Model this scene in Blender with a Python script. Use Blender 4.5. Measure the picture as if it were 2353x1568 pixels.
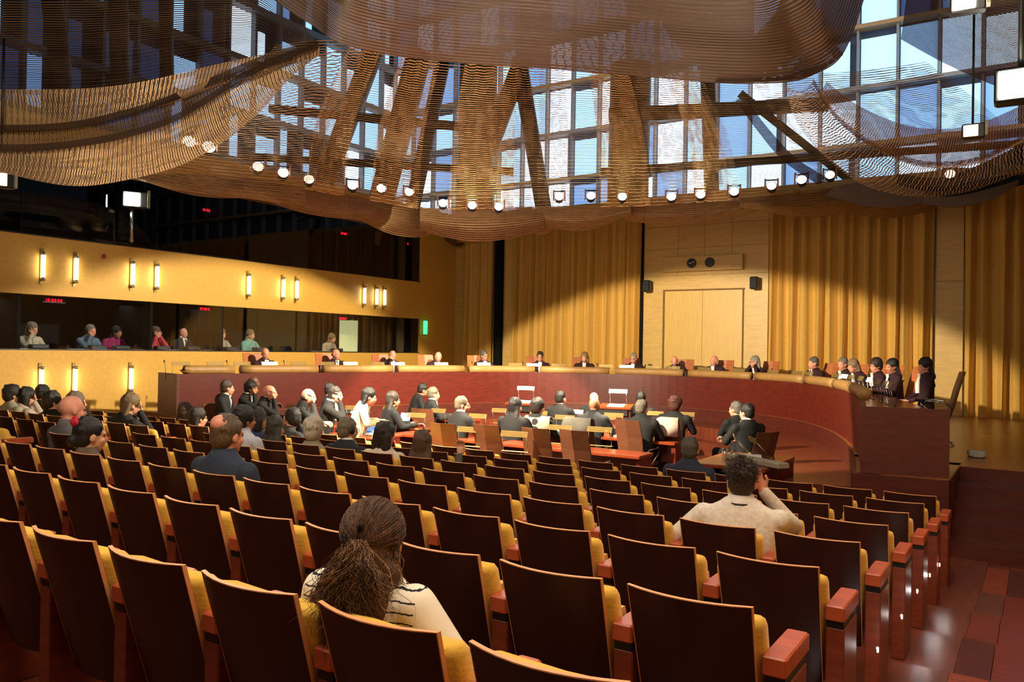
import bpy, math, random
from mathutils import Vector, Matrix, Euler
random.seed(7)
PI = math.pi
for _o in list(bpy.data.objects):
    bpy.data.objects.remove(_o)
SC = bpy.context.scene
COL = SC.collection

# ---------------------------------------------------------------- camera
# The hall stands on the world axes: x = across (right), y = towards the bench wall, z = up; eye of the photographer over (0,0)
F, PIT, ROLL, TH, CZ = 1850., .0095, .0175, .579, 2.18
CT, ST = math.cos(TH), math.sin(TH)
cam_d = bpy.data.cameras.new('camera'); cam = bpy.data.objects.new('camera', cam_d); COL.objects.link(cam)
cam_d.sensor_width = 36; cam_d.lens = F / 2353 * 36; cam_d.clip_start = .05; cam_d.clip_end = 300
_R0 = Vector((CT, ST, 0)); _FW = Vector((-ST * math.cos(PIT), CT * math.cos(PIT), math.sin(PIT))); _U0 = _R0.cross(_FW)
_R = _R0 * math.cos(ROLL) + _U0 * math.sin(ROLL); _U = _U0 * math.cos(ROLL) - _R0 * math.sin(ROLL)
_m = Matrix((_R, _U, -_FW)).transposed().to_4x4(); _m.translation = Vector((0, 0, CZ)); cam.matrix_world = _m
SC.camera = cam

def ray(px, py):                      # direction of a sight line of the survey photo in hall axes
    return _R * ((px - 1176.5) / F) + _U * (-(py - 784) / F) + _FW
def at_depth(px, py, D):
    r = ray(px, py); return r * D + Vector((0, 0, CZ))
def at_z(px, py, z):
    r = ray(px, py); return r * ((z - CZ) / r.z) + Vector((0, 0, CZ))
def at_x(px, py, x):
    r = ray(px, py); return r * (x / r.x) + Vector((0, 0, CZ))
def at_y(px, py, y):
    r = ray(px, py); return r * (y / r.y) + Vector((0, 0, CZ))
def px_of(p):
    q = Vector(p) - Vector((0, 0, CZ)); d = q.dot(_FW)
    return 1176.5 + F * q.dot(_R) / d, 784 - F * q.dot(_U) / d

# ---------------------------------------------------------------- world, exposure, lights
vs = SC.view_settings
vs.view_transform = 'Standard'; vs.look = 'None'; vs.gamma = 1; vs.use_curve_mapping = False; vs.exposure = 0.25
W = bpy.data.worlds.new('world'); SC.world = W; W.use_nodes = True
W.node_tree.nodes['Background'].inputs[0].default_value = (.35, .42, .6, 1)
W.node_tree.nodes['Background'].inputs[1].default_value = .05
SC.cycles.max_bounces = 5; SC.cycles.diffuse_bounces = 3; SC.cycles.glossy_bounces = 2; SC.cycles.transparent_max_bounces = 14
SC.cycles.transmission_bounces = 3; SC.cycles.caustics_reflective = False; SC.cycles.caustics_refractive = False
SC.cycles.sample_clamp_indirect = 4

def light(name, kind, loc, target, power, color, size=1., size_y=None, spot=None, blend=.1):
    d = bpy.data.lights.new(name, kind); d.energy = power; d.color = color
    if kind == 'AREA':
        d.size = size
        if size_y: d.shape = 'RECTANGLE'; d.size_y = size_y
    else: d.shadow_soft_size = size
    if kind == 'SPOT': d.spot_size = spot; d.spot_blend = blend
    o = bpy.data.objects.new(name, d); COL.objects.link(o); o.location = loc
    o.rotation_euler = (Vector(target) - Vector(loc)).to_track_quat('-Z', 'Y').to_euler()
    return o
WARM = (1., .85, .60)
light('seats_downlight', 'AREA', (-2.6, 1.4, 7.2), (-3.6, 4.6, 0), 520, (1, .85, .66), 7, 4)
light('aisle_downlight', 'AREA', (.3, 5.5, 6.6), (.2, 5.5, 0), 34, (1, .78, .5), 1.6, 6)
# spotlights of the canopy that wash the walls: wide cones whose upper edge falls across curtains and wall
light('wall_wash_back', 'SPOT', (-7.6, 7.6, 4.75), (-7.6, 21.0, -7.4), 6600, WARM, .10, spot=1.44, blend=.10)
light('wall_wash_left', 'SPOT', (-6.2, 12.6, 5.0), (-16, 12.6, -7.6), 4600, WARM, .10, spot=1.70, blend=.12)
light('hall_fill', 'AREA', (-7.5, 12.5, 4.75), (-7.5, 22, 5.2), 60, WARM, 8, .6)
for _p, _w in (((-9.5, 8.5, 4.2), 30), ((-5, 9.5, 4.3), 30), ((-9, 13, 4.2), 30), ((-4, 12.5, 4.2), 26)): light('canopy_spill', 'POINT', _p, (0, 0, 0), _w * .8, (1, .92, .80), .3)
light('upper_hall_fill', 'AREA', (-6, 27, 15), (-6, 38, 14), 2600, (.86, .92, 1), 34, 8)  # fill light added to brighten the facade frames and columns
light('swag_spill_left', 'POINT', (-7.2, 5.4, 3.3), (0, 0, 0), 75, (1, .86, .66), .15)
light('swag_spill_right', 'POINT', (-.9, 7.4, 4.3), (0, 0, 0), 90, (1, .84, .62), .15)

# ---------------------------------------------------------------- helpers
def lin(c):
    return tuple((v / 255 / 12.92 if v <= 10 else ((v / 255 + .055) / 1.055) ** 2.4) for v in c) + (1,)
MATS = {}
def M(name, rgb, rough=.6, metal=0., var=.12, scale=8., stretch=(1, 1, 1), bump=0., spec=.5, emit=0., sheen=0.):
    if name in MATS: return MATS[name]
    m = bpy.data.materials.new(name); m.use_nodes = True; nt = m.node_tree; b = nt.nodes['Principled BSDF']
    c = lin(rgb); b.inputs['Base Color'].default_value = c; b.inputs['Roughness'].default_value = rough
    b.inputs['Metallic'].default_value = metal; b.inputs['Specular IOR Level'].default_value = spec
    if emit:
        b.inputs['Emission Color'].default_value = c; b.inputs['Emission Strength'].default_value = emit
    elif var or bump:
        tc = nt.nodes.new('ShaderNodeTexCoord'); mp = nt.nodes.new('ShaderNodeMapping'); no = nt.nodes.new('ShaderNodeTexNoise')
        mp.inputs['Scale'].default_value = stretch; no.inputs['Scale'].default_value = scale; no.inputs['Detail'].default_value = 3
        nt.links.new(tc.outputs['Object'], mp.inputs['Vector']); nt.links.new(mp.outputs['Vector'], no.inputs['Vector'])
        mx = nt.nodes.new('ShaderNodeMix'); mx.data_type = 'RGBA'
        mx.inputs['A'].default_value = tuple(v * (1 - var) for v in c[:3]) + (1,)
        mx.inputs['B'].default_value = tuple(min(1, v * (1 + var)) for v in c[:3]) + (1,)
        cr = nt.nodes.new('ShaderNodeMapRange'); cr.inputs['From Min'].default_value = .3; cr.inputs['From Max'].default_value = .7
        nt.links.new(no.outputs['Fac'], cr.inputs['Value']); nt.links.new(cr.outputs['Result'], mx.inputs['Factor'])
        nt.links.new(mx.outputs['Result'], b.inputs['Base Color'])
        if bump:
            bp = nt.nodes.new('ShaderNodeBump'); bp.inputs['Strength'].default_value = bump; bp.inputs['Distance'].default_value = .02
            nt.links.new(no.outputs['Fac'], bp.inputs['Height']); nt.links.new(bp.outputs['Normal'], b.inputs['Normal'])
    if sheen: b.inputs['Sheen Weight'].default_value = sheen
    MATS[name] = m
    return m
def glass(name, tint=(1, 1, 1), refl=.12):
    m = bpy.data.materials.new(name); m.use_nodes = True; nt = m.node_tree; nt.nodes.clear()
    o = nt.nodes.new('ShaderNodeOutputMaterial'); t = nt.nodes.new('ShaderNodeBsdfTransparent'); g = nt.nodes.new('ShaderNodeBsdfGlossy')
    t.inputs[0].default_value = (*tint, 1); g.inputs['Roughness'].default_value = .02; x = nt.nodes.new('ShaderNodeMixShader')
    x.inputs[0].default_value = refl; nt.links.new(t.outputs[0], x.inputs[1]); nt.links.new(g.outputs[0], x.inputs[2]); nt.links.new(x.outputs[0], o.inputs[0])
    MATS[name] = m; return m
def screen(name, rgb, n, duty, n2=0, rough=.45, metal=.6, axis='Y'):
    """woven metal mesh: wires along one UV axis with gaps between them"""
    m = bpy.data.materials.new(name); m.use_nodes = True; nt = m.node_tree; nt.nodes.clear(); N = nt.nodes.new; L = nt.links.new
    o = N('ShaderNodeOutputMaterial'); t = N('ShaderNodeBsdfTransparent'); p = N('ShaderNodeBsdfPrincipled')
    p.inputs['Roughness'].default_value = rough; p.inputs['Metallic'].default_value = metal
    uv = N('ShaderNodeUVMap'); sp = N('ShaderNodeSeparateXYZ'); L(uv.outputs[0], sp.inputs[0])
    def wires(sock, k, dt):
        nz = N('ShaderNodeTexNoise'); nz.inputs['Scale'].default_value = 6; L(uv.outputs[0], nz.inputs['Vector'])
        ad = N('ShaderNodeMath'); ad.operation = 'MULTIPLY_ADD'; L(nz.outputs['Fac'], ad.inputs[0]); ad.inputs[1].default_value = .03; L(sock, ad.inputs[2])
        mu = N('ShaderNodeMath'); mu.operation = 'MULTIPLY'; L(ad.outputs[0], mu.inputs[0]); mu.inputs[1].default_value = k
        fr = N('ShaderNodeMath'); fr.operation = 'FRACT'; L(mu.outputs[0], fr.inputs[0])
        lt = N('ShaderNodeMath'); lt.operation = 'LESS_THAN'; L(fr.outputs[0], lt.inputs[0]); lt.inputs[1].default_value = dt
        return lt.outputs[0]
    a = wires(sp.outputs['Y' if axis == 'Y' else 'X'], n, duty)
    if n2:
        b = wires(sp.outputs['X' if axis == 'Y' else 'Y'], n2, .22)
        mxx = N('ShaderNodeMath'); mxx.operation = 'MAXIMUM'; L(a, mxx.inputs[0]); L(b, mxx.inputs[1]); a = mxx.outputs[0]
    wv = N('ShaderNodeTexWave'); wv.wave_type = 'BANDS'; wv.bands_direction = axis; wv.inputs['Scale'].default_value = n / 6.283 * 1.0; wv.inputs['Distortion'].default_value = .6; L(uv.outputs[0], wv.inputs['Vector'])
    bp = N('ShaderNodeBump'); bp.inputs['Strength'].default_value = .9; bp.inputs['Distance'].default_value = .02; L(wv.outputs['Fac'], bp.inputs['Height']); L(bp.outputs['Normal'], p.inputs['Normal'])
    c = lin(rgb); no = N('ShaderNodeTexNoise'); no.inputs['Scale'].default_value = 9; L(uv.outputs[0], no.inputs['Vector'])
    mx = N('ShaderNodeMix'); mx.data_type = 'RGBA'; mx.inputs['A'].default_value = tuple(v * .6 for v in c[:3]) + (1,)
    mx.inputs['B'].default_value = tuple(min(1, v * 1.45) for v in c[:3]) + (1,); L(no.outputs['Fac'], mx.inputs['Factor']); L(mx.outputs['Result'], p.inputs['Base Color'])
    x = N('ShaderNodeMixShader'); L(a, x.inputs[0]); L(t.outputs[0], x.inputs[1]); L(p.outputs[0], x.inputs[2]); L(x.outputs[0], o.inputs[0])
    MATS[name] = m; return m

class B:
    """collects closed shapes into one mesh"""
    def __init__(s): s.v = []; s.f = []; s.uv = None
    def add(s, vs_, fs_):
        k = len(s.v); s.v += [tuple(p) for p in vs_]; s.f += [tuple(i + k for i in f) for f in fs_]; return s
    def box(s, x0, x1, y0, y1, z0, z1, rot=None, piv=None):
        p = [(x, y, z) for z in (z0, z1) for y in (y0, y1) for x in (x0, x1)]
        if rot is not None:
            c = Vector(piv or ((x0 + x1) / 2, (y0 + y1) / 2, (z0 + z1) / 2)); p = [c + rot @ (Vector(q) - c) for q in p]
        return s.add(p, [(0, 2, 3, 1), (4, 5, 7, 6), (0, 1, 5, 4), (1, 3, 7, 5), (3, 2, 6, 7), (2, 0, 4, 6)])
    def rbox(s, x0, x1, y0, y1, z0, z1, r=.01):
        """box with chamfered edges: stack of rings"""
        rings = []
        for z, i in ((z0, r), (z0 + r, 0), (z1 - r, 0), (z1, r)):
            a, b, c, d = x0 + i, x1 - i, y0 + i, y1 - i
            rings.append([(a + r, c, z), (b - r, c, z), (b, c + r, z), (b, d - r, z), (b - r, d, z), (a + r, d, z), (a, d - r, z), (a, c + r, z)])
        return s.loft(rings)
    def loft(s, rings, caps=True, close=True):
        n = len(rings[0]); v = [p for r in rings for p in r]; f = []
        for i in range(len(rings) - 1):
            for j in range(n if close else n - 1):
                k = (j + 1) % n; f.append((i * n + j, i * n + k, (i + 1) * n + k, (i + 1) * n + j))
        if caps: f.append(tuple(range(n))[::-1]); f.append(tuple((len(rings) - 1) * n + j for j in range(n)))
        return s.add(v, f)
    def tube(s, pts, r, n=8, caps=True):
        pts = [Vector(p) for p in pts]; rr = r if isinstance(r, (list, tuple)) else [r] * len(pts); rings = []
        for i, p in enumerate(pts):
            d = (pts[min(i + 1, len(pts) - 1)] - pts[max(i - 1, 0)])
            if d.length < 1e-9: d = Vector((0, 0, 1))
            d.normalize(); a = d.cross(Vector((0, 0, 1)) if abs(d.z) < .95 else Vector((1, 0, 0))).normalized(); b = d.cross(a)
            rings.append([p + (a * math.cos(t) + b * math.sin(t)) * rr[i] for t in (2 * PI * k / n for k in range(n))])
        return s.loft(rings, caps)
    def ell(s, c, r, n=12, m=8, rot=None):
        c = Vector(c); rx, ry, rz = r if isinstance(r, (tuple, list)) else (r, r, r); rings = []
        for i in range(m + 1):
            t = PI * (i + .02) / (m + .04); q = []
            for k in range(n):
                a = 2 * PI * k / n; w = Vector((rx * math.sin(t) * math.cos(a), ry * math.sin(t) * math.sin(a), -rz * math.cos(t)))
                q.append(c + (rot @ w if rot is not None else w))
            rings.append(q)
        return s.loft(rings)
    def cap(s, p0, p1, r0, r1, n=10, flat=None):
        """capsule with two radii; flat = (axis vector, factor) squashes the section"""
        p0 = Vector(p0); p1 = Vector(p1); d = p1 - p0; L = d.length or 1e-6; d /= L
        a = d.cross(Vector((0, 0, 1)) if abs(d.z) < .95 else Vector((1, 0, 0))).normalized(); b = d.cross(a); rings = []
        st = [(-math.cos(t) * r0, math.sin(t) * r0) for t in (.15, .7, 1.2, PI / 2)] + [(L + math.sin(t) * r1, math.cos(t) * r1) for t in (0, .45, .95, 1.42)]
        for h, r in st:
            ring = []
            for k in range(n):
                t = 2 * PI * k / n; o = (a * math.cos(t) + b * math.sin(t)) * r
                if flat: ax = Vector(flat[0]).normalized(); o -= ax * o.dot(ax) * (1 - flat[1])
                ring.append(p0 + d * h + o)
            rings.append(ring)
        return s.loft(rings)
    def prism(s, outline, z0, z1):
        return s.loft([[(x, y, z0) for x, y in outline], [(x, y, z1) for x, y in outline]])
    def mesh(s, name, smooth=False):
        me = bpy.data.meshes.new(name); me.from_pydata(s.v, [], s.f)
        if s.uv:
            l = me.uv_layers.new(name='UVMap')
            for lp in me.loops: l.data[lp.index].uv = s.uv[lp.vertex_index]
        if smooth: me.polygons.foreach_set('use_smooth', [True] * len(me.polygons))
        return me

def obj(name, me, mat=None, parent=None, loc=None, rot=None, kind=None, label=None, cat=None, group=None):
    if isinstance(me, B): me = me.mesh(name)
    o = bpy.data.objects.new(name, me); COL.objects.link(o)
    if mat is not None:
        if not me.materials: me.materials.append(mat)
        elif me.materials[0] != mat: o.material_slots[0].link = 'OBJECT'; o.material_slots[0].material = mat
    if parent is not None: o.parent = parent
    if loc is not None: o.location = loc
    if rot is not None: o.rotation_euler = rot
    tag(o, label, cat, group, kind); return o
def smooth(b, name): return b.mesh(name, True)
def tag(o, label=None, cat=None, group=None, kind=None):
    for k, v in (('label', label), ('category', cat), ('group', group), ('kind', kind)):
        if v: o[k] = v
    return o
def thing(name, label, cat, loc=(0, 0, 0), rz=0., group=None):
    o = bpy.data.objects.new(name, None); COL.objects.link(o); o.location = loc; o.rotation_euler = (0, 0, rz); o.empty_display_size = .1
    return tag(o, label, cat, group)
def struct(name, b, mat, parent=None, smooth_=False):
    return obj(name, b.mesh(name, smooth_), mat, parent, kind='structure')

# ---------------------------------------------------------------- materials
maple = M('maple_panel', (206, 168, 94), .45, var=.10, scale=3, stretch=(1, 1, 6))
maple_pl = M('yellow_wall_plaster', (214, 166, 72), .6, var=.06, scale=14, bump=.05)
maple_d = M('maple_door', (212, 172, 92), .42, var=.07, scale=3, stretch=(6, 1, .6))
joint = M('panel_joint', (120, 84, 30), .7)
mahog = M('mahogany_front', (88, 28, 18), .38, var=.22, scale=5, stretch=(1, 1, 5))
mahog_top = M('mahogany_top', (126, 54, 30), .22, var=.18, scale=5, stretch=(4, 1, 1))
floor_m = M('redwood_floor', (104, 50, 32), .28, var=.3, scale=4, stretch=(7, 1, 1), bump=.02)
stage_m = M('stage_floor', (138, 84, 40), .3, var=.2, scale=4, stretch=(7, 1, 1))
dark_in = M('booth_black', (9, 9, 12), .8, spec=.2)
black = M('black_plastic', (14, 14, 15), .45)
chrome = M('brushed_chrome', (190, 188, 180), .25, metal=.9, var=0)
brass = M('brass_bar', (150, 126, 74), .4, metal=.4, var=.05)
seat_back = M('dark_wenge_back', (58, 27, 21), .42, var=.25, scale=6, stretch=(1, 1, .25), spec=.35)
ply_edge = M('plywood_edge', (226, 158, 108), .5, var=.1)
yellow = M('yellow_upholstery', (222, 174, 60), .85, var=.07, scale=60, bump=.15, sheen=.2)
arm_m = M('armrest_wood', (176, 78, 44), .38, var=.16, scale=8, stretch=(1, 5, 1))
arm_d = M('arm_panel_wood', (118, 50, 30), .4, var=.2, scale=8, stretch=(1, 1, 4))
curtain_m = M('gold_curtain', (206, 160, 70), .75, var=.08, scale=30, sheen=.2)
white_lamp = M('tube_light', (255, 246, 222), emit=9., var=0)
paper = M('white_paper', (236, 234, 226), .7, var=.03)
roll_m = M('tan_leather_roll', (158, 120, 68), .55, var=.1)
chair_wood = M('chair_veneer', (100, 60, 40), .4, var=.14, scale=6, stretch=(1, 1, 5))
glass_m = glass('booth_glass', (.93, .95, .98), .06)

# ---------------------------------------------------------------- room shell
XL, XR, YB, YF = -16.0, 1.35, 21.05, -5.0
PZ = .832                              # height of the judges' platform
ROWP, DZ, SEATW, U0, V0 = .973, .0783, .56, -.79, 2.69
LW0, LW1, UW0, UW1, WY1, WTOP = 2.005, 3.055, 4.19, 5.713, 19.25, 6.5
wl = struct('wall_left', B().box(XL - .3, XL, YF, YB + .3, -.3, LW0).box(XL - .3, XL, YF, YB + .3, LW1, UW0)
            .box(XL - .3, XL, YF, YB + .3, UW1, WTOP).box(XL - .3, XL, WY1, YB + .3, LW0, LW1).box(XL - .3, XL, WY1, YB + .3, UW0, UW1), maple_pl)
struct('wall_right', B().box(XR, XR + .3, YF, YB, -.3, WTOP), maple)
struct('wall_front', B().box(XL, XR, YF - .3, YF, -.3, WTOP), dark_in)
wb = struct('wall_back', B().box(XL - .3, XR + .3, YB, YB + .3, -.3, WTOP), maple)
# terraces of the public seats, aisle in the same steps
fl = struct('floor', B().box(XL, XR, YF, YB, -.35, -.02), floor_m)
def terr(row): return (6 - row) * DZ
for r in range(-7, 7):
    z = terr(r); y0 = V0 + ROWP * r - .18; y1 = y0 + ROWP
    if r == 6: y1 = 9.72
    if r == -7: y0 = YF
    struct('terrace', B().box(XL, -.42, y0, y1, z - .34, z), floor_m, fl)
    pal = [M('plank_a', (112, 44, 26), .25, var=.2, stretch=(1, 7, 1)), M('plank_b', (82, 36, 26), .25, var=.2, stretch=(1, 7, 1)),
           M('plank_c', (136, 60, 34), .25, var=.2, stretch=(1, 7, 1)), M('plank_d', (96, 52, 34), .25, var=.2, stretch=(1, 7, 1))]
    if r >= -3:
        for k in range(9):
            x0 = -.42 + k * .197
            if x0 > XR - .05: break
            yo = 0 
            obj('plank', B().box(x0 + .002, min(XR, x0 + .195), y0, y1 - .003, z - .3, z + .001 * (k % 2)), pal[(k * 7 + r * 3 + (k * r) % 3) % 4], fl)
    else: struct('terrace', B().box(-.42, XR, y0, y1, z - .34, z), floor_m, fl)
# court floor boards are seen only as narrow stripes fanning from the steps
struct('court_floor', B().box(-13.9, -.42, 9.3, 19, -.2, .001), floor_m, fl)

# judges' platform: everything outside the inner curve of the bench
BENCH = [(-1.70, 9.95), (-1.93, 11.2), (-2.25, 12.6), (-2.7, 14.1), (-3.3, 15.6), (-4.1, 16.9), (-5.1, 17.8), (-6.3, 18.35), (-7.57, 18.55),
         (-8.84, 18.35), (-10.05, 17.8), (-11.1, 16.9), (-12.0, 15.3), (-12.75, 13.4), (-13.25, 11.4), (-13.65, 9.36)]
def cr(pts, n):
    P = [Vector(p) for p in pts]; P = [P[0] * 2 - P[1]] + P + [P[-1] * 2 - P[-2]]; out = []
    for i in range(1, len(P) - 2):
        for k in range(n):
            t = k / n; a, b, c, d = P[i - 1:i + 3]
            out.append(.5 * ((2 * b) + (c - a) * t + (2 * a - 5 * b + 4 * c - d) * t * t + (3 * b - a - 3 * c + d) * t ** 3))
    out.append(P[-2]); return out
BC = cr([(x, y, 0) for x, y in BENCH], 6)
def offs(C, d):                        # d > 0: towards the walls
    o = []
    for i, p in enumerate(C):
        t = (C[min(i + 1, len(C) - 1)] - C[max(i - 1, 0)]).normalized(); o.append(p + Vector((t.y, -t.x, 0)) * d)
    return o
def band(C0, C1, z0, z1, b=None):
    b = b or B(); n = len(C0)
    rings = [[(C0[i].x, C0[i].y, z0), (C1[i].x, C1[i].y, z0), (C1[i].x, C1[i].y, z1), (C0[i].x, C0[i].y, z1)] for i in range(n)]
    return b.loft(rings)
pf = B(); inner = offs(BC, -.04)
def out_pt(p, x0, x1):
    c = Vector((-7.57, 12.2, 0)); d = (p - c); k = 1e9
    if d.x > 0: k = min(k, (x1 - c.x) / d.x)
    if d.x < 0: k = min(k, (x0 - c.x) / d.x)
    if d.y > 0: k = min(k, (YB - c.y) / d.y)
    q = c + d * k; q.y = max(q.y, p.y); return q
mid_ = [p for p in inner if p.y >= 11.3 or (p.x < -7 and p.y >= 10.4)]
band(mid_, [out_pt(p, XL, XR) for p in mid_], -.1, PZ, pf)
rt = [p for p in inner if p.x > -7 and p.y < 11.7]; band(rt, [Vector((-.8, p.y, 0)) for p in rt], -.1, PZ, pf)
lt = [p for p in inner if p.x < -7 and p.y < 10.8]; band(lt, [Vector((-14.62, p.y, 0)) for p in lt], -.1, PZ, pf)
pf.box(-.81, XR, 11.32, 14, -.1, PZ - .001); pf.box(XL, -14.6, 10.55, 13, -.1, PZ - .001)
pf.box(XL, -13.9, 18, YB, -.1, PZ - .003); pf.box(-2.5, XR, 16, YB, -.1, PZ - .003)
struct('judges_platform', pf, stage_m, fl)
rs_ = M('riser_wood', (78, 30, 22), .4, var=.2, scale=5, stretch=(1, 1, 4))
struct('platform_riser', band(offs(BC, -.065), offs(BC, -.035), 0, PZ - .004), rs_, fl)
struct('platform_riser', B().box(-1.78, -.79, 9.86, 9.93, -.02, PZ - .004).box(-.82, -.79, 9.9, 11.34, -.02, PZ - .004).box(-.82, XR, 11.295, 11.325, -.02, PZ - .004).box(-14.65, -13.6, 9.27, 9.33, -.02, PZ - .004), rs_, fl)
for k, (d0, d1, z) in enumerate(((-1.15, -.7, .27), (-.7, -.04, .55))):
    struct('curved_step', band(offs(BC, -1.5 + .4 * k)[4:-2], offs(BC, -.03)[4:-2], 0, .26 + .27 * k), floor_m, fl)
for k in range(4):
    z = .166 * (k + 1)
    struct('stair_step', B().box(-.8, XR, 9.95 + .3 * k, 11.31, -.05, z), rs_, fl)
    struct('stair_step', B().box(XL, -14.64, 9.2 + .3 * k, 10.56, -.05, z), rs_, fl)
# open mesh parts of the setting: roof and upper hall
struct('ceiling', B().box(-60, 30, -25, 60, 27, 27.4), dark_in)
# ---- back wall: pilaster panels, door, clock board
def wz(px, py): return at_y(px, py, YB)
dx0, dx1, dtop = -8.66, -6.49, 3.84
wp = struct('wall_panelling', B().box(-9.3, -5.84, YB - .10, YB, PZ, dtop + .02).box(-9.3, -5.84, YB - .10, YB, dtop + .02, WTOP), maple)
obj('panel_seam', B().box(-9.3, -5.84, YB - .103, YB - .099, dtop + .42, dtop + .428).box(-9.3, -5.84, YB - .103, YB - .099, 5.0, 5.008).box(-9.3, -5.84, YB - .103, YB - .099, 5.62, 5.63), joint, wp)
for x in (-8.3, -7.55, -6.8): obj('panel_seam', B().box(x, x + .008, YB - .103, YB - .099, dtop + .42, WTOP), joint, wp)
dr = struct('door_1', B().box(dx0 - .05, dx1 + .05, YB - .13, YB - .101, dtop, dtop + .04).box(dx0 - .05, dx0, YB - .13, YB - .101, PZ, dtop).box(dx1, dx1 + .03, YB - .13, YB - .101, PZ, dtop), joint)
for i in range(2):
    a = dx0 + i * (dx1 - dx0) / 2
    obj('door_leaf', B().box(a + .006, a + (dx1 - dx0) / 2 - .006, YB - .125, YB - .1, PZ, dtop - .006), maple_d, dr)
cb = thing('clock_board', 'wide flat maple board above the double door holding two black clocks', 'board', (-7.565, YB - .1, 4.36))
obj('board', B().rbox(-1.1, 1.1, -.16, 0, 0, .40, .008), maple, cb)
for i, x in enumerate((-7.84, -7.34)):
    c = thing('wall_clock', ('round black wall clock with white hands, left one on the board above the door', 'round black dial without visible hands, right one on the board above the door')[i], 'clock', (x, YB - .262, 4.57))
    rings = [[(math.cos(t) * rr, y, math.sin(t) * rr) for t in (2 * PI * k / 28 for k in range(28))] for y, rr in ((0, .125), (-.03, .13), (-.04, .12))]
    obj('clock_case', B().loft(rings), black, c)
    if i == 0:
        obj('clock_hand', B().box(-.08, 0, -.048, -.044, -.008, .004), paper, c); obj('clock_hand', B().box(0, .1, -.048, -.044, -.006, .006, Matrix.Rotation(-.35, 3, 'Y'), (0, 0, 0)), paper, c)
for i, x in enumerate((-9.1, -6.13)):
    s = thing('wall_speaker', ('black wall loudspeaker at the left edge of the panelled door wall', 'black wall loudspeaker right of the double door')[i], 'speaker', (x, YB - .1, 3.98))
    obj('cabinet', B().rbox(-.1, .1, -.32, -.12, -.16, .16, .02), black, s); obj('bracket', B().box(-.03, .03, -.14, 0, -.04, .04), black, s)
    obj('grille', B().rbox(-.085, .085, -.33, -.318, -.14, .14, .004), M('speaker_grille', (30, 30, 32), .8), s)
# ---- curtains
def curtain(name, label, x0, x1, y, z0, z1, folds, amp=.14, mat=curtain_m):
    b = B(); n = folds * 10; rnd = random.Random(int(x0 * 100)); ph = [rnd.uniform(.7, 1.3) for _ in range(folds + 2)]
    rows = 7; V = []
    xs = []; acc = 0; 
    for i in range(n + 1): xs.append(acc); acc += ph[min(folds, i // 10)]
    tot = xs[-1]
    for side in (0, 1):
        for j in range(rows):
            f = j / (rows - 1)
            for i in range(n + 1):
                a = 2 * PI * i / 10; w = amp * (.55 + .5 * ph[i // 10]) * (.7 + .3 * f)
                V.append((x0 + (x1 - x0) * xs[i] / tot + .03 * math.sin(a * .5 + f * 2), y - w * (math.sin(a) + .25 * math.sin(2 * a + i)) - (.02 if side else 0), z1 + (z0 - z1) * f))
    Fc = []
    for side in (0, 1):
        o = side * rows * (n + 1)
        for j in range(rows - 1):
            for i in range(n):
                q = (o + j * (n + 1) + i, o + j * (n + 1) + i + 1, o + (j + 1) * (n + 1) + i + 1, o + (j + 1) * (n + 1) + i)
                Fc.append(q if side else q[::-1])
    b.add(V, Fc); o = obj(name, b.mesh(name, True), mat, label=label, cat='curtain'); return o
curtain('curtain', 'narrow gold pleated curtain at the left end of the back wall', -15.5, -14.38, YB - .2, PZ, 6.3, 5, .09)
curtain('curtain', 'wide gold pleated curtain left of the double door', -13.62, -9.34, YB - .2, PZ, 6.3, 17)
curtain('curtain', 'wide gold pleated curtain right of the double door', -5.8, -2.02, YB - .22, PZ, 6.3, 13, .15)
curtain('curtain', 'gold pleated curtain at the far right edge of the hall', -1.42, .5, YB - .22, PZ, 6.3, 6, .14)
struct('trim_1', B().box(-14.36, -14.1, YB - .16, YB - .02, PZ, WTOP), dark_in)
struct('curtain_gap_shade', B().box(-9.36, -9.3, YB - .14, YB - .02, PZ, WTOP), dark_in)  # dark strip puts in the shade of the gap beside the curtain
struct('pilaster', B().box(-14.0, -13.66, YB - .1, YB, PZ, WTOP).box(-2.0, -1.44, YB - .1, YB, PZ, WTOP), maple, wb)
for x, z in ((-15.55, 3.0), (-2.0, 3.9)): obj('panel_seam', B().box(x, x + .55, YB - .104, YB - .1, z, z + .01), joint, wb)
# ---- interpreters' booths behind the two bands of glass in the left wall
bx = XL - 2.6
for n, (z0, z1) in enumerate(((LW0, LW1), (UW0, UW1))):
    bo = struct('booth_shell', B().box(bx - .1, bx, YF, WY1 + .4, z0 - .9, z1 + .3).box(bx, XL - .3, YF, WY1 + .4, z0 - .95, z0 - .85).box(bx, XL - .3, YF, WY1 + .4, z1 + .12, z1 + .2)
                .box(bx, XL - .3, WY1 + .3, WY1 + .4, z0 - .9, z1 + .2), dark_in)
    wn = struct('window_%d' % (n + 1), B().box(XL - .3, XL + .006, YF, WY1, z0 - .012, z0 + .012), black)
    for k, (y0, y1) in enumerate(((YF, 2.9), (2.9, 5.3), (5.3, 7.6), (7.6, 10.3), (10.3, 12.11), (12.11, 14.74), (14.74, 17.2), (17.2, WY1))):
        obj('pane', B().box(XL - .06, XL - .045, y0 + .006, y1 - .006, z0 + .012, z1), glass_m, wn)
        if not (n == 0 and k in (5, 6)): obj('partition', B().box(bx, XL - .06, y1 - .03, y1 + .03, z0 - .85, z1 + .1), dark_in, bo)
    if n == 0: obj('desk_ledge', B().box(XL - .9, XL - .1, YF, WY1, LW0 - .05, LW0 + .006), black, bo)
red = M('red_led', (255, 20, 50), emit=2.2, var=0)
DIG = {'0': 'abcdef', '1': 'bc', '2': 'abged', '3': 'abgcd', '5': 'afgcd', '6': 'afgecd'}
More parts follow.
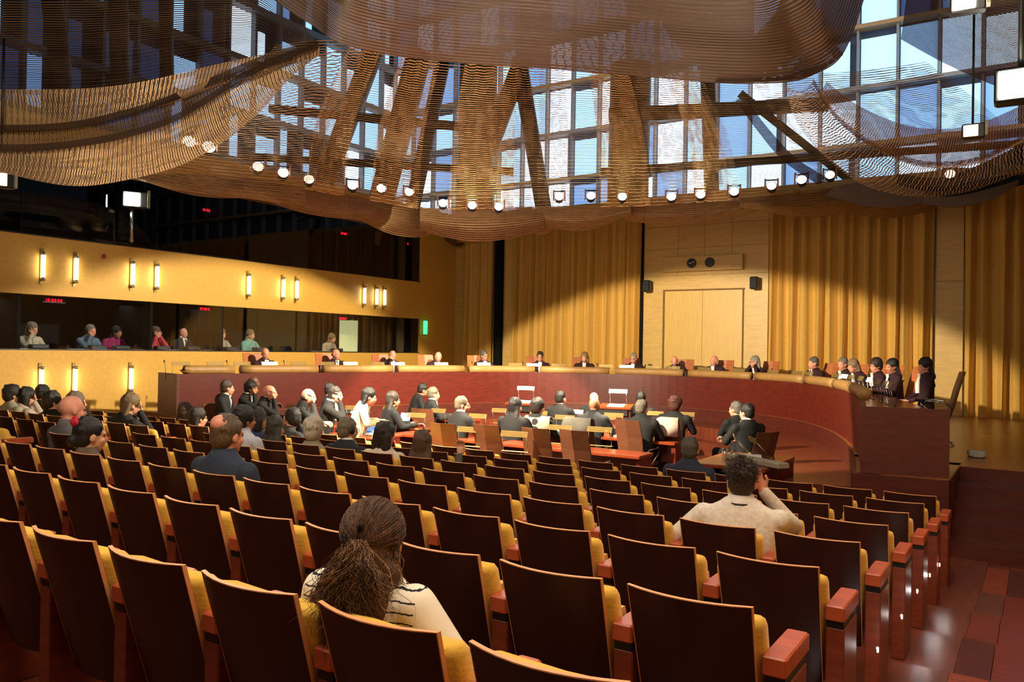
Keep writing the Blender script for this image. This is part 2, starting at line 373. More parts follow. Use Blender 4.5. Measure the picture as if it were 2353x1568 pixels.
def digits(b, s, y, z, h=.055):
    for ch in s:
        if ch == ':':
            b.box(-.003, .003, y - .004, y + .004, z + .3 * h, z + .42 * h); b.box(-.003, .003, y - .004, y + .004, z + .6 * h, z + .72 * h); y += .02; continue
        w = h * .55; t = .008
        seg = dict(a=(0, w, h - t, h), g=(0, w, h / 2 - t / 2, h / 2 + t / 2), d=(0, w, 0, t), b=(w - t, w, h / 2, h), c=(w - t, w, 0, h / 2), f=(0, t, h / 2, h), e=(0, t, 0, h / 2))
        for k in DIG[ch]: q = seg[k]; b.box(-.003, .003, y + q[0], y + q[1], z + q[2], z + q[3])
        y += w + .022
for i, (px, py, s) in enumerate(((118, 690, '12:33:22'), (468, 710, '10:33:22'), (786, 732, '10:33:2'), (475, 483, '12:33'), (791, 537, '22:33'), (941, 561, '10:33'))):
    p = at_x(px, py, XL - .5); b = B(); digits(b, s, 0, 0)
    c = thing('digital_clock', 'small red digital clock glowing high in the %s booth glass, %s' % ('lower' if i < 3 else 'upper', ('leftmost', 'middle', 'right, above the lit doorway', 'left', 'middle', 'rightmost')[i]), 'clock', (p.x, p.y - .12, p.z - .03))
    obj('display', b, red, c); obj('clock_case', B().box(-.04, -.006, -.03, .40, -.02, .08), black, c)
lamp_off = M('mirror_reflection_panel', (70, 90, 160), .4)
# lit doorway seen inside the right-hand lower booth
cream = M('lit_doorway', (214, 214, 150), emit=.62, var=0)
p = at_x(781, 770, bx + .03); q = at_x(826, 770, bx + .03)
dw = struct('door_2', B().box(bx + .002, bx + .02, p.y, q.y, 1.2, LW1 - .05), cream)
obj('door_frame', B().box(bx + .02, bx + .05, q.y, q.y + .08, 1.2, LW1), paper, dw); obj('door_frame', B().box(bx + .02, bx + .05, q.y + .28, q.y + .34, 1.2, LW1), paper, dw)
obj('side_panel', B().box(bx + .002, bx + .02, q.y + .06, q.y + .3, 1.2, LW1 - .05), cream, dw)
# ---- wall lamps
lp = B().tube([(.09, 0, -.23), (.09, 0, .23)], .031, 12); lpm = smooth(lp, 'tube')
capm = smooth(B().tube([(.09, 0, .215), (.09, 0, .275)], .035, 12), 'end_cap'); capn = smooth(B().tube([(.09, 0, -.275), (.09, 0, -.215)], .035, 12), 'end_cap')
plm = B().box(0, .025, -.03, .03, -.34, .34).box(.02, .09, -.012, .012, .24, .262).box(.02, .09, -.012, .012, -.262, -.24).mesh('wall_plate')
LY = [7.95, 8.58, 9.77, 10.33, 12.74, 13.8, 14.24, 16.72, 17.22, 17.55, 7.97, 8.61, 9.79]
wd = ['first', 'second', 'third', 'fourth', 'fifth', 'sixth', 'seventh', 'eighth', 'ninth', 'tenth']
for i, y in enumerate(LY):
    up = i < 10
    o = thing('wall_lamp', 'bright vertical tube lamp on the yellow wall, %s from the left of the %s row' % (wd[i if up else i - 10], 'upper' if up else 'lower'), 'lamp', (XL, y, 3.60 if up else 1.41), group='tube lamps of the upper row' if up else 'tube lamps of the lower row')
    obj('tube', lpm, white_lamp, o); obj('end_cap', capm, chrome, o); obj('end_cap', capn, chrome, o); obj('wall_plate', plm, brass, o)
g = thing('exit_light', 'glowing green exit light on the wall right of the booth glass', 'light', (XL, 19.47, 2.58))
obj('light_box', B().rbox(.0, .09, -.06, .06, 0, .42, .015), M('green_glow', (60, 255, 120), emit=2.4, var=0), g); obj('mount', B().box(0, .02, -.08, .08, -.03, .45), chrome, g)
sd = thing('smoke_detector', 'small dark red round alarm button between the upper wall lamps', 'alarm', (XL, at_x(238, 590, XL).y, at_x(238, 590, XL).z))
obj('button', smooth(B().ell((.02, 0, 0), (.03, .05, .05)), 'button'), M('alarm_red', (150, 40, 20), .5), sd)

# ---------------------------------------------------------------- the judges' bench
BT = 1.585
bench = thing('judges_bench', 'long horseshoe bench of reddish mahogany with tan rolls along its edge', 'bench')
obj('front_panel', band(offs(BC, 0), offs(BC, .06), PZ, BT), mahog, bench)
obj('desk_top', band(offs(BC, .055), offs(BC, .86), BT - .16, BT - .12), mahog_top, bench)
obj('back_panel', band(offs(BC, .80), offs(BC, .84), PZ, BT - .16), mahog, bench)
for i, (a, ang) in enumerate(((0, 0), (-1, 0))):
    p = offs(BC, 0)[a]; q = offs(BC, .9 if a == 0 else .86)[a]; s = 1 if a else -1
    n = Vector((-(q - p).y, (q - p).x, 0)).normalized() * (.05); 
    if a == 0: n = n if n.y < 0 else -n
    else: n = n if n.y < 0 else -n
    obj('end_panel', B().loft([[(p.x, p.y, z), (q.x, q.y, z), (q.x + n.x, q.y + n.y, z), (p.x + n.x, p.y + n.y, z)] for z in (PZ, BT + .005)]), M('end_panel_wood', (84, 32, 22), .5, var=.2, scale=5, stretch=(1, 1, 4)), bench)
RC = offs(BC, .07); RL = [0]
for i in range(1, len(RC)): RL.append(RL[-1] + (RC[i] - RC[i - 1]).length)
def along(C, L, s):
    s = max(0, min(L[-1] - 1e-6, s)); i = max(k for k in range(len(L)) if L[k] <= s); i = min(i, len(C) - 2)
    return C[i].lerp(C[i + 1], (s - L[i]) / (L[i + 1] - L[i]))
s0 = 1.6; n = 0
while s0 < RL[-1] - .3:
    L1 = 1.74; pts = [along(RC, RL, min(s0 + L1 * t / 6, RL[-1] - .12)) + Vector((0, 0, BT + .075)) for t in range(7)]
    obj('edge_roll', smooth(B().tube(pts, .092, 14), 'edge_roll'), roll_m, bench); s0 += 1.9; n += 1
SCV = offs(BC, 1.42); SL = [0]
for i in range(1, len(SCV)): SL.append(SL[-1] + (SCV[i] - SCV[i - 1]).length)
def bench_spot(px, d=1.42, z=1.9):
    """place behind the bench seen at this bearing, and the direction to the court"""
    C = offs(BC, d); best = None
    for i in range(len(C) - 1):
        a = px_of((C[i].x, C[i].y, z))[0]; b = px_of((C[i + 1].x, C[i + 1].y, z))[0]
        if (a - px) * (b - px) <= 0 and abs(a - b) > 1e-6:
            t = (px - a) / (b - a); p = C[i].lerp(C[i + 1], t); q = BC[i].lerp(BC[i + 1], t); best = (p, (q - p).normalized())
    return best
def yaw_of(d): return math.atan2(-d.x, d.y)
# ---- reading lamps with a slatted bar on two thin legs
lit = M('lit_lamp_bar', (255, 238, 190), emit=1.9, var=0)
RLM = {}
def reading_lamp(loc, rz, label, on, group, w=.36, h=.22, lean=.10):
    k = (w, h, lean)
    if k not in RLM:
        a = B()
        for j in range(3): a.box(-w / 2, w / 2, lean - .012 + j * .012, lean + .0 + j * .012, h - .03 + j * .026, h - .008 + j * .026)
        l = [smooth(B().tube([(q * (w / 2 - .02), 0, 0), (q * (w / 2 - .02), lean, h)], .005, 6), 'lamp_leg') for q in (-1, 1)]
        f = B().rbox(-w / 2, w / 2, -.02, .02, 0, .012, .003)
        RLM[k] = (a.mesh('lamp_bar'), l, f.mesh('lamp_foot'))
    t = thing('reading_lamp', label, 'lamp', loc, rz, group)
    obj('lamp_bar', RLM[k][0], lit if on else brass, t); [obj('lamp_leg', q, chrome, t) for q in RLM[k][1]]; obj('lamp_foot', RLM[k][2], brass, t); return t
MIC = smooth(B().tube([(0, 0, .0), (0, 0, .02), (.0, .03, .2), (0, .08, .33)], [.02, .006, .005, .005], 6).tube([(0, .08, .33), (0, .1, .37)], .012, 6), 'microphone')
def mic(loc, rz, label, group):
    t = obj('microphone', MIC, black, None, loc, (0, 0, rz)); return tag(t, label, 'microphone', group)
# ---- high-backed veneer armchairs
cb_ = B()
rings = []
for z, y, w in ((.42, .06, .20), (.6, .0, .215), (.85, -.06, .225), (1.12, -.14, .215)):
    rings.append([(-w, y + .03, z), (0, y - .02, z), (w, y + .03, z), (w, y + .05, z), (0, y, z), (-w, y + .05, z)])
cb_.loft(rings); CHB = cb_.mesh('backrest')
CHS = B().rbox(-.23, .23, .06, .50, .40, .47, .02).mesh('seat')
arms = [smooth(B().tube([(s * .23, .05, .58), (s * .27, .12, .66), (s * .28, .40, .68), (s * .27, .43, .60), (s * .23, .22, .40)], .014, 8), 'armrest') for s in (-1, 1)]
bs = B().tube([(0, .25, .1), (0, .25, .40)], .03, 8)
for k in range(5): a = 2 * PI * k / 5; bs.tube([(0, .25, .1), (.26 * math.cos(a), .25 + .26 * math.sin(a), .04)], .016, 6).ell((.26 * math.cos(a), .25 + .26 * math.sin(a), .025), .025, 8, 5)
BSM = smooth(bs, 'base')
leather = M('brown_leather', (96, 50, 30), .5)
def armchair(loc, rz, label, group=None, base=True):
    vm = chair_wood if base else M('judge_chair_veneer', (176, 102, 60), .45, var=.12, scale=6, stretch=(1, 1, 5))
    t = thing('armchair', label, 'chair', loc, rz, group)
    obj('backrest', CHB, vm, t); obj('seat', CHS, leather, t)
    if base:
        for a in arms: obj('armrest', a, chrome, t)
        obj('base', BSM, chrome, t)
    return t

# ---------------------------------------------------------------- rows of public seats
def surf_back():
    """curved plywood shell: dark rear sheet; the edge is a strip of its own"""
    zs = [.86, .70, .55, .40, .25]; nx = 8
    def P(i, z, off):
        x = -.224 + .448 * i / nx; w = 1 - .05 * (.86 - z) / .6
        return (x * w, .052 * (x / .224) ** 2 - .052 + (.86 - z) * .30 + off, z)
    r = B(); V = [P(i, z, 0) for z in zs for i in range(nx + 1)] + [P(i, z, .004) for z in zs for i in range(nx + 1)]
    Fc = []; n = nx + 1; m = len(zs) * n
    for j in range(len(zs) - 1):
        for i in range(nx):
            a = j * n + i; Fc.append((a, a + n, a + n + 1, a + 1)); Fc.append((m + a, m + a + 1, m + a + n + 1, m + a + n))
    r.add(V, Fc)
    e = B(); top = [P(i, .86, 0) for i in range(nx + 1)]; t = .016
    path = [P(0, z, 0) for z in zs[::-1]] + top[1:-1] + [P(nx, z, 0) for z in zs]
    rr = []
    for q in path:
        sx = -1 if q[0] < -.2 else (1 if q[0] > .2 else 0); up = 1 if q[2] > .855 else 0
        ox = sx * .0035; oz = up * .0035
        rr.append([(q[0], q[1] - .001, q[2]), (q[0] + ox, q[1] - .001, q[2] + oz), (q[0] + ox, q[1] + t, q[2] + oz), (q[0] - ox, q[1] + t, q[2] - oz)])
    e.loft(rr); return r.mesh('back_shell', True), e.mesh('plywood_edge')
SH, SE = surf_back()
def cush():
    b = B(); rings = []
    for z, f, s in ((.36, .0, .0), (.36, .8, .75), (.40, 1, 1), (.60, 1, 1), (.775, 1, 1), (.80, .93, .8), (.812, .6, .35)):
        y0 = (.86 - z) * .30; w = .243; d = .12; r = []
        for x, yy in ((-w, .02), (-w * .5, -.03), (0, -.035), (w * .5, -.03), (w, .02), (w, .75), (w * .9, 1), (0, .82), (-w * .9, 1), (-w, .75)):
            yv = yy * d if yy > .5 else yy * 1.0
            c = .3 * d; yv = c + (yv - c) * (s if z > .79 or z < .37 else 1)
            r.append((x * (f if f > .5 else .8) if z < .79 else x * (.985 if f > .9 else .94), y0 + .016 + yv, z))
        rings.append(r)
    b.loft(rings[1:]); return smooth(b, 'back_cushion')
CU = cush()
SDN = B().rbox(-.225, .225, .18, .60, .36, .45, .025).mesh('seat_cushion')
SUP = B().add([(x, y, z) for z, ya, yb in ((.30, .19, .27), (.34, .18, .29), (.66, .15, .26), (.70, .17, .24)) for x, y in ((-.215, ya), (.215, ya), (.215, yb), (-.215, yb))],
              [(0, 3, 2, 1), (12, 13, 14, 15)] + [(4 * j + a, 4 * j + (a + 1) % 4, 4 * j + 4 + (a + 1) % 4, 4 * j + 4 + a) for j in range(3) for a in range(4)]).mesh('tipped_seat')
AR = B().rbox(.240, .322, .07, .40, .62, .688, .006).mesh('armrest')
ARS = B().box(.246, .316, .085, .37, .588, .62).mesh('recessed_slot')
ARP = B().rbox(.242, .320, .085, .37, .0, .588, .005).mesh('side_panel')
AL = [B().rbox(-.322, -.240, .07, .40, .62, .688, .006).mesh('armrest'), B().box(-.316, -.246, .085, .37, .588, .62).mesh('recessed_slot'), B().rbox(-.320, -.242, .085, .37, .0, .588, .005).mesh('side_panel')]
ordn = ['front', 'second', 'third', 'fourth', 'fifth', 'sixth', 'seventh', 'eighth', 'ninth', 'tenth']
nth = ['first', 'second', 'third', 'fourth', 'fifth', 'sixth', 'seventh', 'eighth', 'ninth', 'tenth', 'eleventh', 'twelfth', 'thirteenth', 'fourteenth', 'fifteenth', 'sixteenth']
def ordw(n):
    n += 1
    if n <= 16: return nth[n - 1]
    if n < 20: return ('seventeenth', 'eighteenth', 'nineteenth')[n - 17]
    if n % 10 == 0: return ('twentieth', 'thirtieth')[n // 10 - 2]
    return ('twenty-', 'thirty-')[n // 10 - 2] + nth[n % 10 - 1]
SIT = {(-1, 1), (2, 1), (6, 4), (4, 8), (4, 9), (4, 10), (4, 11), (4, 12), (4, 13), (1, 7), (3, 11), (5, 17), (6, 20), (4, 17), (2, 13), (1, 10), (3, 17), (3, 18), (4, 22), (4, 23), (4, 24), (5, 25), (0, 8), (3, 12), (1, 13), (2, 10)}
def seat_xy(row, i): return U0 - SEATW * i - .224, V0 + ROWP * row
for row in range(-2, 7):
    idx = list(range(0, 15)) + list(range(17, 27))
    for i in idx:
        x, y = seat_xy(row, i); q = px_of((x, y, terr(row) + .8))
        if (Vector((x, y, 0)).dot(_FW) < .9) or q[0] < -190 or q[0] > 2450 or q[1] > 1950: continue
        occ = (row, i) in SIT
        blk = 'right block' if i < 15 else 'left block'; k = i if i < 15 else i - 17
        t = thing('auditorium_seat', '%s dark wood seat, %s row from the court, %s from the aisle, %s' % ('occupied' if occ else 'empty', ordn[6 - row].replace('front', 'first'), nth[k], blk), 'seat', (x, y, terr(row)), 0, 'rows of dark wooden auditorium seats')
        obj('back_shell', SH, seat_back, t); obj('plywood_edge', SE, ply_edge, t); obj('back_cushion', CU, yellow, t)
        if occ: obj('seat_cushion', SDN, yellow, t)
        else: obj('seat_cushion', SUP, yellow, t)
        am_ = obj('armrest', AR, arm_m, t); obj('recessed_slot', ARS, black, am_); obj('side_panel', ARP, arm_d, t)
        if i in (14, 26): am_ = obj('armrest', AL[0], arm_m, t); obj('recessed_slot', AL[1], black, am_); obj('side_panel', AL[2], arm_d, t)
# ---- small step lights along the aisle
sl = M('step_light', (245, 248, 255), emit=60, var=0)
SLM = smooth(B().tube([(0, 0, 0), (.012, 0, 0)], .013, 10), 'lens'); SLR = smooth(B().tube([(0, 0, 0), (.006, 0, 0)], .02, 12), 'bezel')
for k, r in enumerate((5, 4, 3, 2, 1, 0)):
    px, py = ((2156.6, 1279), (2134, 1315), (2104.7, 1359), (2068.6, 1417.5), (2012.8, 1493), (0, 0))[k]
    x = U0 + .102; y = V0 + ROWP * r + .18
    if px: y = at_x(px, py, x).y; zz = at_x(px, py, x).z
    else: zz = .52; y = 3.6
    t = thing('step_light', 'tiny white step light at the aisle side of the seat rows, %s from the court' % nth[k], 'light', (x, y, min(zz, terr(r) + .34)), 0, 'step lights along the right aisle')
    obj('lens', SLM, sl, t); obj('bezel', SLR, chrome, t)
    light('step_glow', 'POINT', (x + .06, y, min(zz, terr(r) + .34)), (0, 0, 0), .22, (1, .95, .85), .02)

# ---------------------------------------------------------------- court: desks, lecterns, chairs
KC, DT = .93, .78
def desk(x0, x1, y0, y1, label, rz=0, z=.78):
    x0, x1, y0, y1 = x0 * KC, x1 * KC, y0 * KC, y1 * KC; cx, cy = (x0 + x1) / 2, (y0 + y1) / 2; a, b = (x1 - x0) / 2, (y1 - y0) / 2
    t = thing('court_desk', label, 'desk', (cx, cy, 0), rz)
    obj('desk_top', B().rbox(-a, a, -b, b, z - .05, z, .008), mahog_top, t)
    obj('modesty_panel', B().box(-a + .06, a - .06, b - .10, b - .07, .12, z - .05), mahog, t)
    for s in (-1, 1): obj('leg', B().box(s * (a - .04) - .035, s * (a - .04) + .035, -b + .05, b - .05, 0, z - .05), mahog, t)
    return t
desk(-9.4, -7.35, 10.65, 11.15, 'front dark red desk nearest the public seats, left half')
desk(-7.25, -4.75, 10.65, 11.15, 'front dark red desk nearest the public seats, right half with a glossy corner')
desk(-7.9, -5.0, 12.6, 13.25, 'second dark red desk behind the front one, with papers and a white cloth')
desk(-8.4, -5.9, 14.1, 14.7, 'third dark red desk in front of the two lecterns')
desk(-3.95, -2.95, 10.55, 12.1, 'single desk at the right with glasses, papers and two tilted lamps')
desk(-10.2, -9.15, 9.9, 10.6, 'left desk with an open laptop and white sheets')
desk(-11.0, -9.3, 11.6, 12.2, 'left middle desk with tablet and papers')
desk(-12.6, -11.1, 10.45, 11.0, 'far left desk at which the man in suit and tie sits')
desk(-11.6, -9.9, 13.4, 14.0, 'left rear desk in front of the bench panel')
def lectern(px, py, label, D):
    p = at_depth(px, py, D); t = thing('lectern', label, 'lectern', (p.x, p.y, 0), .25)
    obj('sloping_top', B().box(-.32, .32, -.2, .2, 1.08, 1.115, Matrix.Rotation(.12, 3, 'X')), mahog_top, t)
    obj('body', B().box(-.12, .3, -.12, .16, .02, 1.06), mahog, t); obj('shelf_box', B().box(-.30, .25, -.17, .17, .93, 1.06), black, t)
    obj('foot', B().box(-.28, .32, -.2, .22, 0, .03), mahog, t)
    s = obj('paper_sheet', B().box(-.16, .16, -.13, .13, 1.118, 1.122, Matrix.Rotation(.12, 3, 'X')), M('lit_paper', (255, 252, 240), emit=.9, var=0)); s.location = (p.x, p.y, 0); s.rotation_euler = (0, 0, .25)  # sheet glows: the lamp's light on it is put into the material
    tag(s, 'brightly lit white sheet lying on the ' + label.split(',')[0], 'paper')
    reading_lamp((p.x - .02, p.y + .14, 1.12), .25, 'lit lamp bar standing on the ' + label.split(',')[0], True, None, .36, .26, -.06)
lectern(1203, 925, 'left lectern of dark wood, in front of the bench', 16.2)
lectern(1416, 932, 'right lectern of dark wood, in front of the bench', 15.6)
ac = [(1025, 12.2, .05), (1125, 12.1, 0), (1238, 11.7, -.03), (1326, 11.5, -.05), (1448, 13.3, -.1), (975, 15.0, .1), (736, 13.6, -.5), (622, 14.3, -1.1), (494, 15.2, -1.3)]
acl = ['empty brown veneer armchair, leftmost of the front court chairs', 'empty brown veneer armchair second from left at the front desk', 'brown veneer armchair in front of the beige jacket', 'brown veneer armchair in front of the grey jacket, front desk',
       'brown veneer armchair of the grey-haired man in black, right of the front desk', 'brown veneer armchair behind the man in a dark suit, left rear desk', 'brown veneer armchair between the two men resting their chins', 'brown veneer armchair of the shaven-headed man', 'light brown armchair at the far left, behind the man with a tie']
for (px, D, rz), l in zip(ac, acl):
    p = at_depth(px, 1000, D * KC); armchair((p.x, p.y, 0), rz, l)
p = at_depth(1752, 1000, 10.9); armchair((p.x, p.y, 0), 1.15, 'brown veneer armchair seen from the side, at the single desk on the right')
for px, D, c, l in ((1246, 13.5, (150, 134, 112), 'beige jacket hung over the back of a court chair'), (1338, 13.3, (76, 72, 64), 'grey jacket hung over the back of a court chair'), (1535, 13.7, (170, 154, 142), 'white cloth hung over a chair back near the curly-haired person')):
    p = at_depth(px, 1000, D * KC)
    armchair((p.x, p.y, 0), 0, 'brown armchair under the ' + l.split(' hung')[0])
    b = B(); R_ = []
    for y, z, w in ((-.20, .86, .24), (-.21, 1.0, .25), (-.17, 1.125, .235), (-.12, 1.15, .22), (-.06, 1.12, .235), (-.02, .95, .25)): R_.append([(-w, y - .02, z), (-w * .3, y - .045, z), (w * .4, y - .03, z), (w, y - .02, z), (w, y, z), (-w, y, z)])
    b.loft(R_); j = obj('hung_jacket', b.mesh('hung_jacket', True), M('cloth_%d' % px, c, .9, var=.1, bump=.2)); j.location = (p.x, p.y, 0); tag(j, l, 'jacket')
def lay(name, b, mat, loc, rz, label, cat, group=None):
    o = obj(name, b, mat, None, loc, (0, 0, rz)); return tag(o, label, cat, group)
screen_on = M('laptop_screen', (120, 175, 255), emit=.75, var=0); blue_lid = M('laptop_blue', (56, 84, 130), .4)
def laptop(loc, rz, label, m=screen_on, w=.30):
    t = thing('laptop', label, 'laptop', loc, rz)
    obj('keyboard_base', B().rbox(-w / 2, w / 2, -.1, .1, 0, .015, .003), chrome, t)
    obj('screen', B().box(-w / 2, w / 2, .1, .108, .012, .21, Matrix.Rotation(-.25, 3, 'X'), (0, .1, .012)), black, t)
    obj('display', B().box(-w / 2 + .008, w / 2 - .008, .0975, .0995, .02, .204, Matrix.Rotation(-.25, 3, 'X'), (0, .1, .012)), m, t)
p = at_z(818, 965, .76); laptop((-9.72 * KC, 10.3 * KC, DT), -.25, 'open laptop with a bright blue screen on the left desk')
laptop((-10.35 * KC, 11.9 * KC, DT), -.2, 'tablet-like laptop with a light blue display before the woman in black')
laptop((-10.75 * KC, 11.95 * KC, DT), -.1, 'second open laptop glowing violet blue behind the left desk')
x, y = seat_xy(3, 13); laptop((x + .1, y + .3, terr(3) + .62), -.4, 'closed-looking dark blue laptop lid raised in the public seats near the left aisle', blue_lid)
# papers, glasses, box on the desks
for i, (x, y, w, l, rz) in enumerate(((-9.35, 10.15, .3, 'white sheets on the left laptop desk', .2), (-9.6, 11.85, .22, 'white sheets on the left middle desk', .1), (-7.3, 12.9, .25, 'white papers on the second desk', 0), (-6.1, 12.9, .2, 'pink folder on the second desk', .1), (-3.5, 11.5, .42, 'stack of open white papers on the single desk at the right', .3))):
    lay('paper_stack', B().rbox(-w / 2, w / 2, -.12, .12, 0, .02 + .02 * (i == 4), .003), M('pink_folder', (236, 190, 190), .7) if i == 3 else paper, (x * KC, y * KC, DT + .002), rz, l, 'paper')
lay('desk_box', B().rbox(-.09, .09, -.5, .5, 0, .07, .01), M('grey_ledge', (150, 138, 120), .5), (-3.2 * KC, 11.0 * KC, DT + .002), 1.0, 'long low grey box along the edge of the single desk at the right', 'box')
gl = glass('drinking_glass', (.9, .9, .88), .25)
for k in range(3): lay('drinking_glass', smooth(B().tube([(0, 0, 0), (0, 0, .005), (0, 0, .12)], [.03, .03, .036], 12), 'drinking_glass'), gl, ((-3.75 + .09 * k) * KC, (11.35 - .07 * k) * KC, DT + .003), 0, 'clear drinking glass, %s of the three on the single desk' % ('left', 'middle', 'right')[k], 'glass', 'glasses on the single desk')
CL = [(1325, 965, .75, .36, 0), (1195, 965, .75, .36, 0), (875, 966, .75, .34, 0), (835, 930, .75, .36, 0), (815, 918, .75, .34, 0), (765, 925, .75, .3, 0), (675, 924, .75, .3, 0), (1240, 945, .75, .34, 0), (1300, 955, .75, .36, 0),
        (1395, 955, .75, .36, 0), (1412, 950, .75, .36, 0), (1505, 946, .75, .34, 0), (1575, 948, .75, .36, 0), (1100, 952, .75, .34, 0), (1380, 982, .75, .38, 0), (1290, 978, .75, .38, 0), (1185, 992, .75, .40, 0), (1080, 982, .75, .36, 0), (960, 950, .75, .36, 0), (1322, 938, .75, .34, 1), (1010, 940, .75, .3, 0), (900, 906, .75, .3, 0), (1150, 905, .75, .3, 0)]
for i, (px, py, z0, w, on) in enumerate(CL):
    D = (CZ - 1.0) * F / max(60, (py - (784 - 17.6 + .0175 * (px - 1176.5) + 35.2)))
    p = at_depth(px, py, min(15.8, D) * .95); 
    if i < 19 or True: reading_lamp((p.x, p.y, DT + .002), .15, '%s slatted reading lamp bar on the court desks, %s from the left' % ('lit' if on else 'unlit gold', ordw(sorted([q[:2] for q in CL]).index((px, py)))), bool(on), 'slatted reading lamps on the court desks', w, .24, -.05)
for i, rz in enumerate((1.9, 2.1)):
    reading_lamp(((-3.55 + .3 * i) * KC, (11.9 - .12 * i) * KC, DT + .002), rz, ('left', 'right')[i] + ' of the two tilted gold lamps over the single desk', False, None, .34, .22, .2)
# lamps, microphones, small things along the bench
lab = {}
for i, (px, on) in enumerate([(413, 0), (492, 0), (554, 0), (617, 1), (683, 0), (750, 0), (803, 1), (865, 0), (912, 1), (1012, 1), (1110, 1), (1183, 0), (1225, 1), (1283, 0), (1393, 0), (1440, 1), (1501, 0), (1548, 0), (1620, 0), (1700, 0), (1780, 0), (1835, 0), (1862, 0), (1925, 0), (1945, 1), (1962, 0), (1984, 0), (2003, 1), (2025, 0), (2040, 0), (2052, 0)]):
    s = bench_spot(px, .45, BT)
    if not s: continue
    p, d = s
    reading_lamp((p.x, p.y, BT - .118), yaw_of(-d), '%s slatted lamp bar on the judges bench, %s counted from its left end' % ('lit' if on else 'unlit', ordw(i)), bool(on), 'slatted lamps along the judges bench', .36, .30, -.05)
    if i % 2 == 0:
        q = p - d * .05; mic((q.x + .25 * d.y, q.y - .25 * d.x, BT - .118), yaw_of(-d), 'thin black gooseneck microphone on the judges bench, %s from its left end' % ordw(i // 2), 'gooseneck microphones on the bench')
clear_b = M('clear_bottle', (200, 214, 206), .1, var=0, spec=.9)
for i, px in enumerate((808, 915, 1018, 1108, 1205, 1440, 1512, 1575, 1678, 1765, 1840)):
    s = bench_spot(px, .3, BT); p, d = s
    t = thing('water_bottle', 'small clear water bottle on the judges bench, %s from the left' % ordw(i), 'bottle', (p.x, p.y, BT - .118), 0, 'water bottles on the bench')
    obj('bottle_body', smooth(B().tube([(0, 0, 0), (0, 0, .14), (0, 0, .18), (0, 0, .20)], [.032, .032, .012, .012], 10), 'bottle_body'), clear_b, t); obj('cap', smooth(B().tube([(0, 0, .2), (0, 0, .22)], .014, 8), 'cap'), paper, t)
sp = bench_spot(2095, .5, BT)
lay('folder', B().rbox(-.16, .16, -.11, .11, 0, .012, .002), M('mint_folder', (110, 190, 160), .6), (-1.15, 10.45, BT - .117), .4, 'mint green folder on the right end of the judges bench', 'folder')
lay('conference_unit', B().rbox(-.15, .15, -.09, .09, 0, .10, .02), black, (-1.42, 10.25, BT - .117), .3, 'black conference unit near the right end of the judges bench', 'device')
lay('power_box', B().rbox(-.1, .1, -.12, .12, 0, .09, .02).box(-.06, .06, -.14, -.12, .01, .06), M('grey_plastic', (150, 146, 138), .5), (-.68, 12.5, PZ + .002), .2, 'grey floor socket box on the platform beside the bench end', 'box')

# ---------------------------------------------------------------- canopy of woven metal mesh (every sheet a hanging surface of its own)
def sheet(name, rows, mat, parent, nu=10, nv=8, sag=0.):
    """rows: lists of (px, py, distance) control points from edge to edge; interpolated to a smooth hanging sheet"""
    R_ = [cr([at_depth(*q) for q in r], nu) for r in rows]
    n = min(len(r) for r in R_); cols = []
    for i in range(n):
        c = [r[i] for r in R_]; cols.append(cr(c, nv) if len(c) > 2 else [c[0].lerp(c[1], t / nv) + Vector((0, 0, -sag * math.sin(PI * t / nv))) for t in range(nv + 1)])
    m = len(cols[0]); b = B(); b.v = [tuple(c[j]) for c in cols for j in range(m)]
    b.f = [(i * m + j, i * m + j + 1, (i + 1) * m + j + 1, (i + 1) * m + j) for i in range(n - 1) for j in range(m - 1)]
    b.uv = [(i / (n - 1), j / (m - 1)) for i in range(n) for j in range(m)]
    return obj(name, b.mesh(name, True), mat, parent)
canopy = thing('mesh_canopy', 'huge canopy of draped copper coloured metal mesh hanging over the hall', 'canopy')
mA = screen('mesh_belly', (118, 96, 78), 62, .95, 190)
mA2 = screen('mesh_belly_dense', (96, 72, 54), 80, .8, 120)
mB = screen('mesh_funnel', (180, 158, 124), 74, .24, 0)
mB2 = screen('mesh_funnel_gold', (214, 178, 118), 74, .40, 0)
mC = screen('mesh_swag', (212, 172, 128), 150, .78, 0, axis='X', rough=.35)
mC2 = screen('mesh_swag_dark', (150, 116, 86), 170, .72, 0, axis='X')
mD = screen('mesh_swag_top', (110, 82, 60), 60, .55, 0)
mR = screen('mesh_rim', (130, 100, 68), 26, .86, 60)
mR2 = screen('mesh_rim_open', (196, 150, 92), 22, .62, 0)
mE = screen('mesh_fan', (170, 146, 112), 60, .30, 0)
mF = screen('mesh_right', (190, 170, 150), 90, .42, 0, axis='X')
